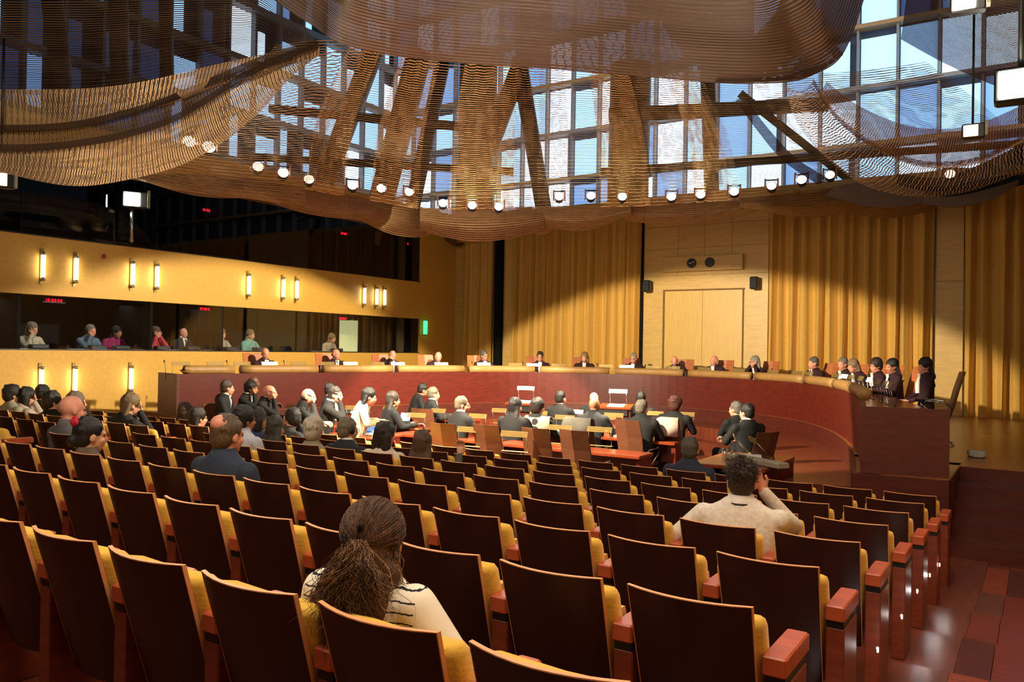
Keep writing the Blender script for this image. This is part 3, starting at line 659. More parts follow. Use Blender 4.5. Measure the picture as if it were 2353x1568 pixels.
# rim petals
low = [(300, 430, 12.6), (450, 447, 13.4), (560, 458, 14), (740, 495, 15.5), (970, 552, 17.6), (1240, 550, 18.0), (1480, 525, 17.3), (1760, 493, 16.3), (1990, 500, 16.6), (2160, 492, 16.4), (2353, 430, 15)]
upp = [(300, 405, 12.2), (450, 402, 13.2), (600, 416, 13.8), (740, 442, 15), (970, 482, 17), (1240, 478, 17.5), (1480, 474, 16.8), (1760, 455, 15.8), (1990, 424, 15.8), (2160, 430, 15.6), (2353, 392, 14.6)]
def on(C, px):
    for a, b in zip(C, C[1:]):
        if a[0] <= px <= b[0]:
            t = (px - a[0]) / (b[0] - a[0]); return (px, a[1] + (b[1] - a[1]) * t, a[2] + (b[2] - a[2]) * t)
    return (px, C[-1][1], C[-1][2])
for k, (a, b) in enumerate(((310, 640), (560, 860), (800, 1010), (965, 1250), (1185, 1300), (1235, 1450), (1435, 1790), (1700, 1990), (1920, 2180), (2140, 2353))):
    lo = []; up = []
    for t in range(6):
        px = a + (b - a) * t / 5; l = on(low, px); u = on(upp, px); s = math.sin(PI * t / 5); dd = (-.25 if k % 2 else .15)
        lo.append((px, l[1] - 22 + 26 * s - (14 if k in (4, 5) else 0), l[2] + dd)); up.append((px, u[1] - 3, u[2] + dd))
    sheet('rim_petal', [lo, [((p[0] + q[0]) / 2, (p[1] + q[1]) / 2 + 4, (p[2] + q[2]) / 2 - .12) for p, q in zip(lo, up)], up], mR if k not in (5,) else mR, canopy, 8, 6)
# funnel of thin mesh above the rim, in overlapping lengths
bot = upp[1:]
top = [(560, 150, 8.6), (640, 112, 9), (760, 104, 9.3), (860, 112, 9.8), (1000, 130, 10.6), (1240, 152, 11.8), (1480, 172, 12.3), (1760, 188, 12.4), (1990, 175, 12.2), (2160, 150, 12), (2353, 120, 11)]
def fun(px0, px1, dd, mat, sk=.0, n=5):
    lo = []; mi = []; up = []
    for t in range(n + 1):
        px = px0 + (px1 - px0) * t / n; l = on(upp, px); qx = 1240 + (px - 1240) * .80 + sk; u = on(top, qx)
        lo.append((px, l[1], l[2] + dd)); up.append((qx, u[1] - 12, u[2] + dd)); mi.append(((px + qx) / 2 * .5 + px * .5, (l[1] * .52 + u[1] * .48), (l[2] * .55 + u[2] * .45) + dd + 1.0))
    sheet('funnel_mesh', [lo, mi, up], mat, canopy, 8, 12)
fun(480, 2353, 0, mB, n=12)
for a, b, m in ((700, 790, mB2), (850, 960, mB2), (1030, 1180, mB2), (1380, 1495, mB2), (1180, 1310, mB), (1600, 1680, mB2), (1840, 2353, mB), (1500, 1700, mB)): fun(a, b, -.35, m)
# belly hanging towards the photographer
bl = [(540, -70, 9.4), (640, 8, 9.2), (720, 60, 9.2), (800, 106, 9.2), (1000, 140, 10), (1280, 160, 11), (1640, 190, 12), (1800, 190, 12.1), (1870, 172, 12), (1935, 128, 11.4), (1985, 0, 10.6), (2000, -90, 10.2)]
def rowof(f, dx=0): return [(1240 + (x - 1240) * (1 - .10 * f) + dx, y - 150 * f, D - 2.6 * f) for x, y, D in bl]
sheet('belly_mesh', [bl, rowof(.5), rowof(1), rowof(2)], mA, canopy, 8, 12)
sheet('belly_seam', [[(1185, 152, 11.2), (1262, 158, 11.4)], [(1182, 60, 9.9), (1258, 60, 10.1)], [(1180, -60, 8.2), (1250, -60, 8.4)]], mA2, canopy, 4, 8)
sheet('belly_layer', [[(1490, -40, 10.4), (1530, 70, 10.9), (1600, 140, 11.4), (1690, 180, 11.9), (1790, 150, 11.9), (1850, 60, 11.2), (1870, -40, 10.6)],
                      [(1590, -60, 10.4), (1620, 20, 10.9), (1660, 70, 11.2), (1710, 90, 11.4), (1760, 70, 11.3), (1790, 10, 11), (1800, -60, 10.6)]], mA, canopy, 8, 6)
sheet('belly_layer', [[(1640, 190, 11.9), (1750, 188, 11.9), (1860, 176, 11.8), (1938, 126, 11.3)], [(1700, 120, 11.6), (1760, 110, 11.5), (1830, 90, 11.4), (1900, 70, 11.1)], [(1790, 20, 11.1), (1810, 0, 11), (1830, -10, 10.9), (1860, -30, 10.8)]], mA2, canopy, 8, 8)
# left swags
C1_ = [(-60, 372, 8.2), (60, 410, 8.6), (180, 428, 9), (300, 412, 9.3), (420, 378, 9.5), (520, 322, 9.6), (600, 255, 9.6), (660, 186, 9.5), (735, 108, 9.3)]
C2_ = [(-60, 345, 8.6), (80, 345, 8.9), (200, 332, 9.1), (300, 312, 9.3), (400, 278, 9.5), (480, 232, 9.6), (560, 180, 9.6), (640, 142, 9.5), (732, 106, 9.35)]
C3_ = [(-60, 300, 8.9), (80, 300, 9.1), (180, 291, 9.3), (280, 268, 9.5), (370, 240, 9.6), (450, 208, 9.7), (530, 172, 9.6), (620, 136, 9.5), (730, 104, 9.4)]
C4_ = [(-60, 205, 9.2), (80, 205, 9.4), (200, 203, 9.5), (300, 192, 9.6), (400, 172, 9.6), (480, 152, 9.6), (560, 134, 9.6), (640, 118, 9.5), (728, 102, 9.45)]
C5_ = [(-60, -90, 9.6), (60, -90, 9.7), (180, -90, 9.8), (300, -90, 9.8), (400, -90, 9.8), (500, -85, 9.7), (600, -70, 9.7), (660, 0, 9.6), (726, 98, 9.5)]
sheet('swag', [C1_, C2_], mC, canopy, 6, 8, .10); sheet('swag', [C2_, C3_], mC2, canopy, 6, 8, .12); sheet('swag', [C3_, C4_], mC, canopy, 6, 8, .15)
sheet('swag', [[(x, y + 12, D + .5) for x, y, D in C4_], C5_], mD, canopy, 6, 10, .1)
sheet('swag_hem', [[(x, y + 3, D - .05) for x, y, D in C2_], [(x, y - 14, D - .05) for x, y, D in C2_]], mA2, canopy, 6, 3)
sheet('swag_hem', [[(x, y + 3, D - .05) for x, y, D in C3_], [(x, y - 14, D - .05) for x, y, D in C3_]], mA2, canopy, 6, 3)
sheet('fan_mesh', [[(300, 412, 10.5), (430, 440, 12.5), (560, 456, 13.6), (700, 470, 14.6)], [(480, 330, 10.4), (560, 330, 11.4), (640, 330, 12.2), (720, 330, 12.9)], [(650, 180, 9.7), (690, 150, 9.9), (740, 120, 10), (800, 108, 10.1)]], mE, canopy, 8, 12)
# right swags
D1 = [(1806, 196, 12.2), (1830, 280, 12.8), (1900, 365, 13.3), (1990, 428, 13.8), (2100, 452, 13.9), (2220, 442, 13.4), (2353, 395, 12.6)]
D2 = [(1868, 190, 12), (1915, 265, 12.4), (1985, 325, 12.8), (2070, 368, 13), (2150, 384, 13), (2250, 372, 12.6), (2353, 322, 12)]
D3 = [(1900, 188, 11.8), (1960, 235, 12.1), (2030, 270, 12.3), (2100, 292, 12.4), (2180, 296, 12.3), (2260, 280, 12), (2353, 240, 11.6)]
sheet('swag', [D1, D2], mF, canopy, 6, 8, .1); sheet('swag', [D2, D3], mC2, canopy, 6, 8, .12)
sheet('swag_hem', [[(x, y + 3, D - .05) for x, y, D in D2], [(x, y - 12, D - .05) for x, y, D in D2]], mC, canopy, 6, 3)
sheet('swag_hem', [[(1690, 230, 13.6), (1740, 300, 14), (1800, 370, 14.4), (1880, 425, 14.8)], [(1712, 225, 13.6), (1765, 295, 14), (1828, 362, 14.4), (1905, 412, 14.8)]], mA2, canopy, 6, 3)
sheet('side_mesh', [[(2070, 90, 10.4), (2150, 135, 10.6), (2240, 178, 10.6), (2370, 230, 10.4)], [(2090, -60, 10), (2180, -60, 10), (2270, -60, 9.9), (2370, -60, 9.6)]], mA2, canopy, 8, 8)
mS = M('rim_shell_and_gap', (96, 88, 84), .5, metal=.2)
sheet('rim_shell_and_gap', [[(1900, 450, 15.4), (1980, 472, 15.4), (2060, 476, 15.2), (2120, 466, 15)], [(1915, 428, 15.2), (1990, 418, 15), (2060, 424, 14.9), (2125, 440, 14.9)]], mS, canopy, 6, 5)
sheet('rim_shell_and_gap', [[(2120, 470, 14.6), (2200, 474, 14.4), (2280, 458, 14.2), (2340, 424, 14)], [(2124, 452, 14.5), (2200, 450, 14.3), (2280, 432, 14.1), (2340, 414, 13.9)]], mS, canopy, 6, 5)
sheet('rim_shell_and_gap', [[(2060, 430, 15.6), (2180, 452, 15.2), (2353, 425, 14.4)], [(2060, 400, 15.6), (2180, 405, 15.2), (2353, 330, 14.4)]], dark_in, canopy, 6, 5)  # dark sheet puts in the shade of the open slit between petals
sheet('rim_shell_and_gap', [[(490, 424, 14.3), (570, 438, 14.8), (650, 446, 15.3)], [(500, 408, 14.3), (570, 416, 14.8), (640, 428, 15.3)]], dark_in, canopy, 6, 3)  # same for the left rim: shade of a gap as a dark sheet

# ---------------------------------------------------------------- upper hall behind the canopy: glazed front, beams, braces
FY = 38.0
fr_m = M('facade_steel', (120, 112, 104), .5); fr_g = M('facade_beam', (150, 112, 66), .5)
pm = [M('pane_dim', (40, 56, 92), emit=.7, var=0), M('pane_blue', (110, 152, 206), emit=.9, var=0), M('pane_light', (150, 196, 240), emit=1.15, var=0), M('pane_bright', (196, 224, 255), emit=1.8, var=0)]
fac = struct('wall_far', B().box(-34.4, 38, FY + .6, FY + .8, 0, 27), M('far_wall', (50, 50, 60), .8))
zs = [9.6, 11.4, 13.9, 16.6, 19.4, 22.2, 25.0]; rnd = random.Random(11)
px_ = B().box(0, 1.42, 0, .03, 0, 1); PM = px_.mesh('pane')
nx0 = -34.0
for k in range(44):
    x = nx0 + k * 1.6
    for j in range(len(zs) - 1):
        pxx, pyy = px_of((x + .8, FY, (zs[j] + zs[j + 1]) / 2))
        if pxx < -80 or pxx > 2440 or pyy < -140: continue
        if pxx < 560: w = rnd.choice((0, 0, 1, 0, 1, 0, 2))
        elif j == 0: w = rnd.choice((3, 3, 2, 3, 1))
        else: w = rnd.choice((1, 2, 2, 2, 1, 3, 2, 1, 2, 3))
        if 1240 < pxx < 1300 and w < 2: w = 2
        if pyy < 60: w = max(0, w - 1)
        o = obj('pane', PM, pm[w], fac); o.location = (x + .09, FY + .2, zs[j] + .12); o.scale = (rnd.choice((1, 1, .8, 1)), 1, (zs[j + 1] - zs[j] - .3) * rnd.choice((1, 1, .9)))
    obj('mullion', B().box(x - .045, x + .045, FY - .1, FY + .2, 8, 27), fr_m, fac)
for j, z in enumerate(zs): obj('beam', B().box(-34, 38, FY - .35, FY + .2, z - .10, z + .08), fr_g if j % 2 else fr_m, fac)
fl_ = struct('wall_far_left', B().box(-34.4, -34.2, -10, FY + .6, 0, 27), M('far_wall', (50, 50, 60), .8))
PM2 = B().box(0, .03, 0, 1.42, 0, 1).mesh('pane')
for k in range(30):
    y = -8 + k * 1.6
    vis = False
    for j in range(len(zs) - 1):
        pxx, pyy = px_of((-34, y + .8, (zs[j] + zs[j + 1]) / 2))
        if y < 4 or pxx < -100 or pxx > 2300 or pyy < -140: continue
        vis = True; w = rnd.choice((0, 0, 0, 0, 0, 1, 0, 2)) if pxx < 520 else rnd.choice((2, 2, 1, 3, 2, 2))
        o = obj('pane', PM2, pm[w], fl_); o.location = (-34.15, y + .09, zs[j] + .12); o.scale = (1, rnd.choice((1, 1, .5)), (zs[j + 1] - zs[j] - .3) * rnd.choice((1, .7)))
    if vis: obj('mullion', B().box(-34.1, -33.8, y - .07, y + .07, 8, 27), fr_m, fl_)
for j, z in enumerate(zs): obj('beam', B().box(-34.1, -33.6, 3, FY, z - .16, z + .12), fr_g if j % 2 else fr_m, fl_)
def beam_at(name, a, b, r, mat, lab, cat='beam', D0=27., D1=None):
    p = at_depth(*a, D0); q = at_depth(*b, D1 or D0); o = obj(name, smooth(B().tube([p, q], r, 12), name), mat); tag(o, lab, cat); return o
gold_c = M('golden_column', (176, 138, 84), .5, var=.15)
for i, (a, b, r) in enumerate((((1040, 560), (1200, 140), .30), ((1262, 560), (1196, 160), .26), ((700, 540), (865, 100), .34), ((850, 560), (965, 120), .42), ((1090, 560), (1100, 120), .62), ((1440, 560), (1450, 150), .66), ((1640, 560), (1625, 150), .24), ((930, 560), (1020, 130), .25))):
    beam_at('slanted_column', a, b, r, gold_c if i in (2, 3, 4, 5) else M('brown_brace', (96, 70, 46), .5), '%s golden brown column behind the canopy mesh, %s in the list from the left brace' % ('slanting' if abs(a[0] - b[0]) > 30 else 'upright', nth[i]), 'column', 26, 26)
for i, (a, b, r) in enumerate((((1380, 395), (2353, 330), .12), ((1400, 265), (1900, 240), .22), ((560, 360), (1180, 395), .12), ((620, 250), (1150, 300), .14), ((1700, 215), (1960, 420), .12), ((120, 0), (160, 330), .3), ((270, -20), (280, 260), .28), ((380, -20), (385, 240), .2))):
    beam_at('gallery_beam', a, b, r, M('brown_brace', (96, 70, 46), .5), 'dark beam of the upper hall seen through the mesh, %s of several' % nth[i], 'beam', 24)
# ---------------------------------------------------------------- spotlights on the rim
lensm = M('spot_lens', (255, 244, 214), emit=14, var=0); lensb = M('flood_lens', (255, 255, 240), emit=60, var=0)
HB = smooth(B().tube([(0, .16, 0), (0, .14, 0), (0, 0, 0)], [.05, .085, .10], 12), 'housing'); LN = smooth(B().tube([(0, -.004, 0), (0, .002, 0)], .088, 14), 'lens')
YK = B().box(-.115, -.105, .04, .07, -.02, .16).box(.105, .115, .04, .07, -.02, .16).box(-.115, .115, .04, .07, .15, .165).mesh('yoke')
BF = [B().box(q, q + .03, -.10, 0, -.10, .10).mesh('barn_door') for q in (-.13, .10)]
spots = [(593, 383), (651, 397), (710, 412), (810, 426), (876, 433), (940, 441), (1018, 467), (1085, 472), (1146, 475), (1285, 452), (1358, 450), (1430, 452), (1543, 452), (1610, 447), (1687, 440), (1773, 427), (1842, 413), (1907, 402), (2183, 400), (435, 325), (480, 338)]
for i, (px, py) in enumerate(spots):
    u = on(upp, px); D = u[2] - .5 if i < 19 else 11.5
    p = at_depth(px, py, D); t = thing('spotlight', 'small theatre spotlight glowing along the canopy rim, %s' % (ordw(i) + ' from the left' if i < 19 else ('left' if i == 19 else 'right') + ' one of two behind the left swags'), 'spotlight', p, 0, 'spotlights along the canopy rim')
    d = (Vector((-1.0, 2.0, .6)) - p); t.rotation_euler = (-.35, 0, math.atan2(d.x, -d.y))
    dim = i in (0, 2, 15, 17, 18)
    if i < 15: light('spot_beam', 'SPOT', p - Vector((0, .12, 0)), (-7.2 + .9 * ((i * 5) % 7 - 3), 8.5 - .9 * (i % 5), .8), 75, (1, .86, .68), .06, spot=1.1, blend=.5)
    obj('lens', LN, M('spot_lens_dim', (255, 214, 170), emit=2.5, var=0) if dim else lensm, t); obj('housing', HB, black, t); obj('yoke', YK, black, t); [obj('barn_door', q, M('barn_brown', (150, 100, 74), .5), t) for q in BF]
for i, (px, py, D, s) in enumerate(((308, 458, 9.5, 1.1), (2345, 190, 8.0, 1.9), (2222, -2, 7, 1.1), (2, 412, 9, 1.0), (2235, 300, 10, 1))):
    p = at_depth(px, py, D) if i else at_x(px, py, XL + .35); s = s if i else 1.9
    t = thing('floodlight', ('dazzling white floodlight hanging before the upper glass band at the left', 'dazzling warm floodlight at the right edge under the canopy', 'floodlight cut by the top edge of the picture, right', 'floodlight cut by the left edge of the picture', 'dark round spotlight hanging under the right swag')[i], 'floodlight', p)
    d = (Vector((0, 0, 2.2)) - p); t.rotation_euler = (0, 0, math.atan2(d.x, -d.y)); t.scale = (s, s, s)
    obj('lens', B().rbox(-.10, .06, -.012, 0, -.07, .07, .004), lensb if i < 3 else M('spot_lens_dim', (255, 214, 170), emit=2.5, var=0), t)
    obj('housing', B().rbox(-.12, .13, .002, .12, -.09, .09, .01), black, t); obj('barn_door', B().box(.132, .16, -.10, 0, -.09, .09), M('barn_grey', (150, 150, 130), .5), t)
    if i < 1: obj('post', smooth(B().tube([(-.02, .06, -.085), (-.02, .06, -.44), (-.02, .20, -.44)], .022, 8), 'post'), chrome, t)
    else: obj('rod', smooth(B().tube([(0, .06, .088), (0, .06, 1.6)], .014, 8), 'rod'), black, t)

# ---------------------------------------------------------------- people
def remeshed(b, name, vox, it=3):
    me = b.mesh('tmp'); o = bpy.data.objects.new('tmp', me); COL.objects.link(o)
    m = o.modifiers.new('r', 'REMESH'); m.mode = 'VOXEL'; m.voxel_size = vox
    if it: q = o.modifiers.new('s', 'SMOOTH'); q.iterations = it; q.factor = .5
    dg = bpy.context.evaluated_depsgraph_get(); out = bpy.data.meshes.new_from_object(o.evaluated_get(dg)); out.name = name
    bpy.data.objects.remove(o); bpy.data.meshes.remove(me)
    out.polygons.foreach_set('use_smooth', [True] * len(out.polygons)); return out
def add_mesh(me, b):                   # append a B to a mesh
    v = [tuple(x.co) for x in me.vertices]; f = [tuple(p.vertices) for p in me.polygons]
    n = B(); n.v = v; n.f = f; n.add(b.v, b.f); r = n.mesh(me.name, True); bpy.data.meshes.remove(me); return r
HY = 1.17                             # height of the head centre of a seated figure above the floor
def head_blobs(b, H, R, fem=0):
    def T(x, y, z): return H + R @ Vector((x, y, z))
    def e(c, r): b.ell(T(*c), r, 14, 10, R)
    e((0, -.012, .025), (.074, .094, .088)); e((0, .022, -.035), (.060, .068, .072)); e((0, .055, -.082), (.034, .028, .026))
    e((0, .078, .018), (.050, .020, .012)); b.cap(T(0, .086, .008), T(0, .106, -.026), .009, .015); e((0, .086, -.058), (.024, .014, .011))
    for s in (-1, 1): e((s * .076, -.008, -.008), (.010, .020, .033)); e((s * .038, .062, -.028), (.022, .022, .022))
def hand(b, wrist, d, up, s=1, curl=.6, side=1):
    """palm, four bent fingers of unequal length and a thumb from the side of the palm"""
    d = Vector(d).normalized(); up = Vector(up); up = (up - d * up.dot(d)).normalized(); sd = d.cross(up) * side; w = Vector(wrist)
    b.cap(w, w + d * .055, .024, .026, 10, (up, .55)); b.cap(w + d * .03 - sd * .014, w + d * .075 - sd * .018, .018, .017, 8, (up, .6)); b.cap(w + d * .03 + sd * .014, w + d * .072 + sd * .02, .018, .017, 8, (up, .6))
    for k, (o, L) in enumerate(((-.030, .070), (-.010, .080), (.011, .075), (.030, .058))):
        p = w + d * .082 + sd * o; q = p + (d * math.cos(curl * .6) - up * math.sin(curl * .6)) * L * .5; r = q + (d * math.cos(curl * 1.7) - up * math.sin(curl * 1.7)) * L * .5
        b.cap(p, q, .0095, .0088, 8); b.cap(q, r, .0088, .0074, 8)
    p = w + d * .02 - sd * .026; q = p + (d * .7 - sd * .6 - up * .3).normalized() * .036; b.cap(p, q, .012, .010, 8); b.cap(q, q + (d * .95 - up * .4).normalized() * .03, .010, .0085, 8)
POSE = {   # elbow, wrist, hand direction for left and right; trunk lean
 'lap':  [((-.25, .06, .72), (-.10, .26, .64), (.4, 1, -.2)), ((.25, .06, .72), (.10, .26, .64), (-.4, 1, -.2)), .0],
 'desk': [((-.27, .14, .78), (-.13, .42, .80), (.3, 1, -.1)), ((.27, .14, .78), (.13, .42, .80), (-.3, 1, -.1)), .10],
 'write': [((-.27, .16, .78), (-.10, .36, .80), (.5, 1, -.1)), ((.27, .16, .78), (.08, .38, .80), (-.4, 1, -.1)), .26],
 'chin': [((-.22, .20, .78), (-.05, .36, .80), (.6, .8, 0)), ((.20, .30, .82), (.055, .22, 1.07), (-.2, -.2, 1)), .16],
 'hands': [((-.20, .30, .82), (-.04, .22, 1.10), (.1, -.1, 1)), ((.20, .30, .82), (.04, .22, 1.10), (-.1, -.1, 1)), .18],
 'wide': [((-.40, .0, .80), (-.24, .26, .70), (.5, 1, 0)), ((.27, .26, .90), (.10, .17, 1.11), (-.45, -.1, 1)), .02],
 'raise': [((-.25, .06, .74), (-.10, .26, .66), (.4, 1, 0)), ((.26, .20, .86), (.20, .34, 1.06), (0, .2, 1)), .04],
 'armR': [((-.26, .04, .72), (-.14, .24, .62), (.3, 1, 0)), ((.36, .03, .73), (.43, .28, .64), (-.1, 1, .1)), .0],
}
CACHE = {}
def rx(a): return Matrix.Rotation(a, 3, 'X')
def lean_pt(p, a): p = Vector(p); c = Vector((0, 0, .52)); return c + rx(-a) @ (p - c)
def figure(pose, hy, hp, legs, vox, fem=0, wide=1., short=False, hunch=0.):
    key = (pose, round(hy, 2), round(hp, 2), legs, vox, fem, wide, short, hunch)
    if key in CACHE: return CACHE[key]
    L_, R_, ln = POSE[pose]; b = B(); c = B(); t = B()
    rings = [(.42, .165, .115), (.50, .178, .125), (.62, .158, .112), (.78, .172, .118), (.90, .192, .118), (.975, .196, .105), (1.02, .165, .092), (1.055, .105, .078), (1.09, .068, .066)]
    if fem: rings = [(z, rx_ * (.93 if z > .7 else 1), ry) for z, rx_, ry in rings]
    def torso(q, g, zmax):
        RR = []
        for z, a, d in rings:
            if z > zmax: break
            RR.append([lean_pt(((a * wide + g) * math.cos(th), (d + g) * math.sin(th) * (1 if math.sin(th) > 0 else .9) - .01, z), ln) for th in (2 * PI * k / 20 for k in range(20))])
        q.loft(RR)
    torso(b, -.016, 2); torso(c, .0, 1.1)
    H = lean_pt((0, .02 + .03 * (ln > .1), HY - hunch), ln); HR = Matrix.Rotation(hy, 3, 'Z') @ rx(-hp)
    nb = lean_pt((0, -.005, 1.03), ln); b.cap(nb, H + HR @ Vector((0, -.02, -.06)), .054, .050, 14)
    head_blobs(b, H, HR, fem); hb = B()
    for s, (el, wr, hd) in ((-1, L_), (1, R_)):
        sh = lean_pt((s * .178 * wide, -.005, .975), ln); el = Vector(el); wr = Vector(wr)
        b.cap(sh, el, .042, .034, 12); b.cap(el, wr, .034, .025, 12)
        sl_ = wr.lerp(el, .06)
        if short: c.cap(sh, sh.lerp(el, .62), .066, .058, 14)
        else: c.cap(sh, el, .064, .052, 14); c.cap(el, sl_, .050, .037, 12)
        upv = Vector((-s * .5, -.2, 1)) if abs(Vector(hd).normalized().z) < .6 else Vector((-s * .3, 1, 0))
        hand(hb, wr, hd, upv, 1, .7, s)
    if legs:
        for s in (-1, 1):
            hp_, kn, an = Vector((s * .09, .02, .50)), Vector((s * .13, .46, .50)), Vector((s * .13, .44, .10))
            b.cap(hp_, kn, .070, .050, 12); b.cap(kn, an, .048, .034, 12); t.cap(hp_, kn, .088, .064, 14); t.cap(kn, an, .062, .050, 14)
            t.cap((s * .13, .42, .045), (s * .14, .60, .035), .045, .038, 12, ((0, 0, 1), .8))
        t.ell((0, .0, .49), (.18, .14, .10), 14, 8)
    body = remeshed(b, 'body', vox, 2)
    hm = remeshed(hb, 'hands', .0055, 1) if vox < .009 else hb.mesh('hands', True)
    hb2 = B(); hb2.v = [tuple(v.co) for v in hm.vertices]; hb2.f = [tuple(p.vertices) for p in hm.polygons]
    body = add_mesh(body, hb2); gar = remeshed(c, 'garment', max(.012, vox * 1.15), 4); tro = remeshed(t, 'trousers', .02, 3) if legs else None
    CACHE[key] = (body, gar, tro, H, HR, ln); return CACHE[key]
HC = {}
def hair_mesh(style, vox, seed=0):
    k = (style, vox, seed)
    if k in HC: return HC[k]
    b = B(); r = random.Random(seed + 3)
    if style in ('short', 'thick', 'long', 'bob', 'curly', 'bun', 'longwave'):
        g = {'short': .010, 'thick': .022, 'curly': .024, 'long': .014, 'longwave': .02, 'bob': .018, 'bun': .010}[style]
        b.ell((0, -.022, .040), (.075 + g, .088 + g, .082 + g), 16, 12); b.ell((0, -.050, -.005), (.068 + g, .055 + g, .070 + g), 14, 10)
        for i in range(26 if style != 'curly' else 60):
            a = r.uniform(0, 2 * PI); e = r.uniform(.05, 1.3); q = Vector((math.cos(a) * math.cos(e) * (.07 + g), math.sin(a) * math.cos(e) * (.08 + g) - .025, math.sin(e) * (.078 + g) + .04))
            if q.y > .03 and q.z < .06: continue
            b.ell(q, r.uniform(.012, .022) if style != 'curly' else r.uniform(.018, .03), 8, 6)
    if style in ('long', 'longwave'):
        for s in (-1, 0, 1):
            for z0, z1, ra, rb in ((.0, -.16, .055, .058), (-.16, -.30, .056, .040)):
                w = .012 * math.sin(s + z0 * 9); b.cap((s * .052, -.055 + .01 * abs(s), z0), (s * .062 + w, -.078, z1), ra * (.8 if s else 1), rb * (.85 if s else 1), 12, ((0, 1, 0), .7))
    if style == 'bob':
        for s in (-1, 0, 1): b.cap((s * .055, -.045, 0), (s * .062, -.05, -.11), .052, .046, 12)
    if style == 'ring': b.ell((0, -.030, -.014), (.081, .086, .050), 16, 10)
    if style == 'bun': b.ell((0, -.105, -.03), .045, 12, 8)
    me = remeshed(b, 'hair', max(.009, vox), 2); HC[k] = me; return me
skin_c = {0: M('skin_light', (216, 158, 128), .55, var=.06, scale=20), 1: M('skin_pink', (222, 150, 126), .5, var=.07, scale=20), 2: M('skin_tan', (176, 116, 86), .55, var=.06, scale=20), 3: M('skin_brown', (104, 66, 48), .5, var=.06, scale=20)}
def hairm(c):
    c = tuple(int(v * .8) for v in c); return M('hair_%d_%d_%d' % c, c, .5, var=.5, scale=60, stretch=(3, 3, .5), bump=.5)
def clothm(c):
    c = tuple(int(v * (.38 if sum(c) < 100 else .62 if sum(c) < 150 else .88)) for v in c); return M('cloth_%d_%d_%d' % c, c, .85, var=.12, scale=40, bump=.15)
eye_m = M('eye_dark', (24, 16, 12), .3, var=0)
EYE = smooth(B().ell((0, 0, 0), (.012, .006, .006), 8, 6), 'eye')
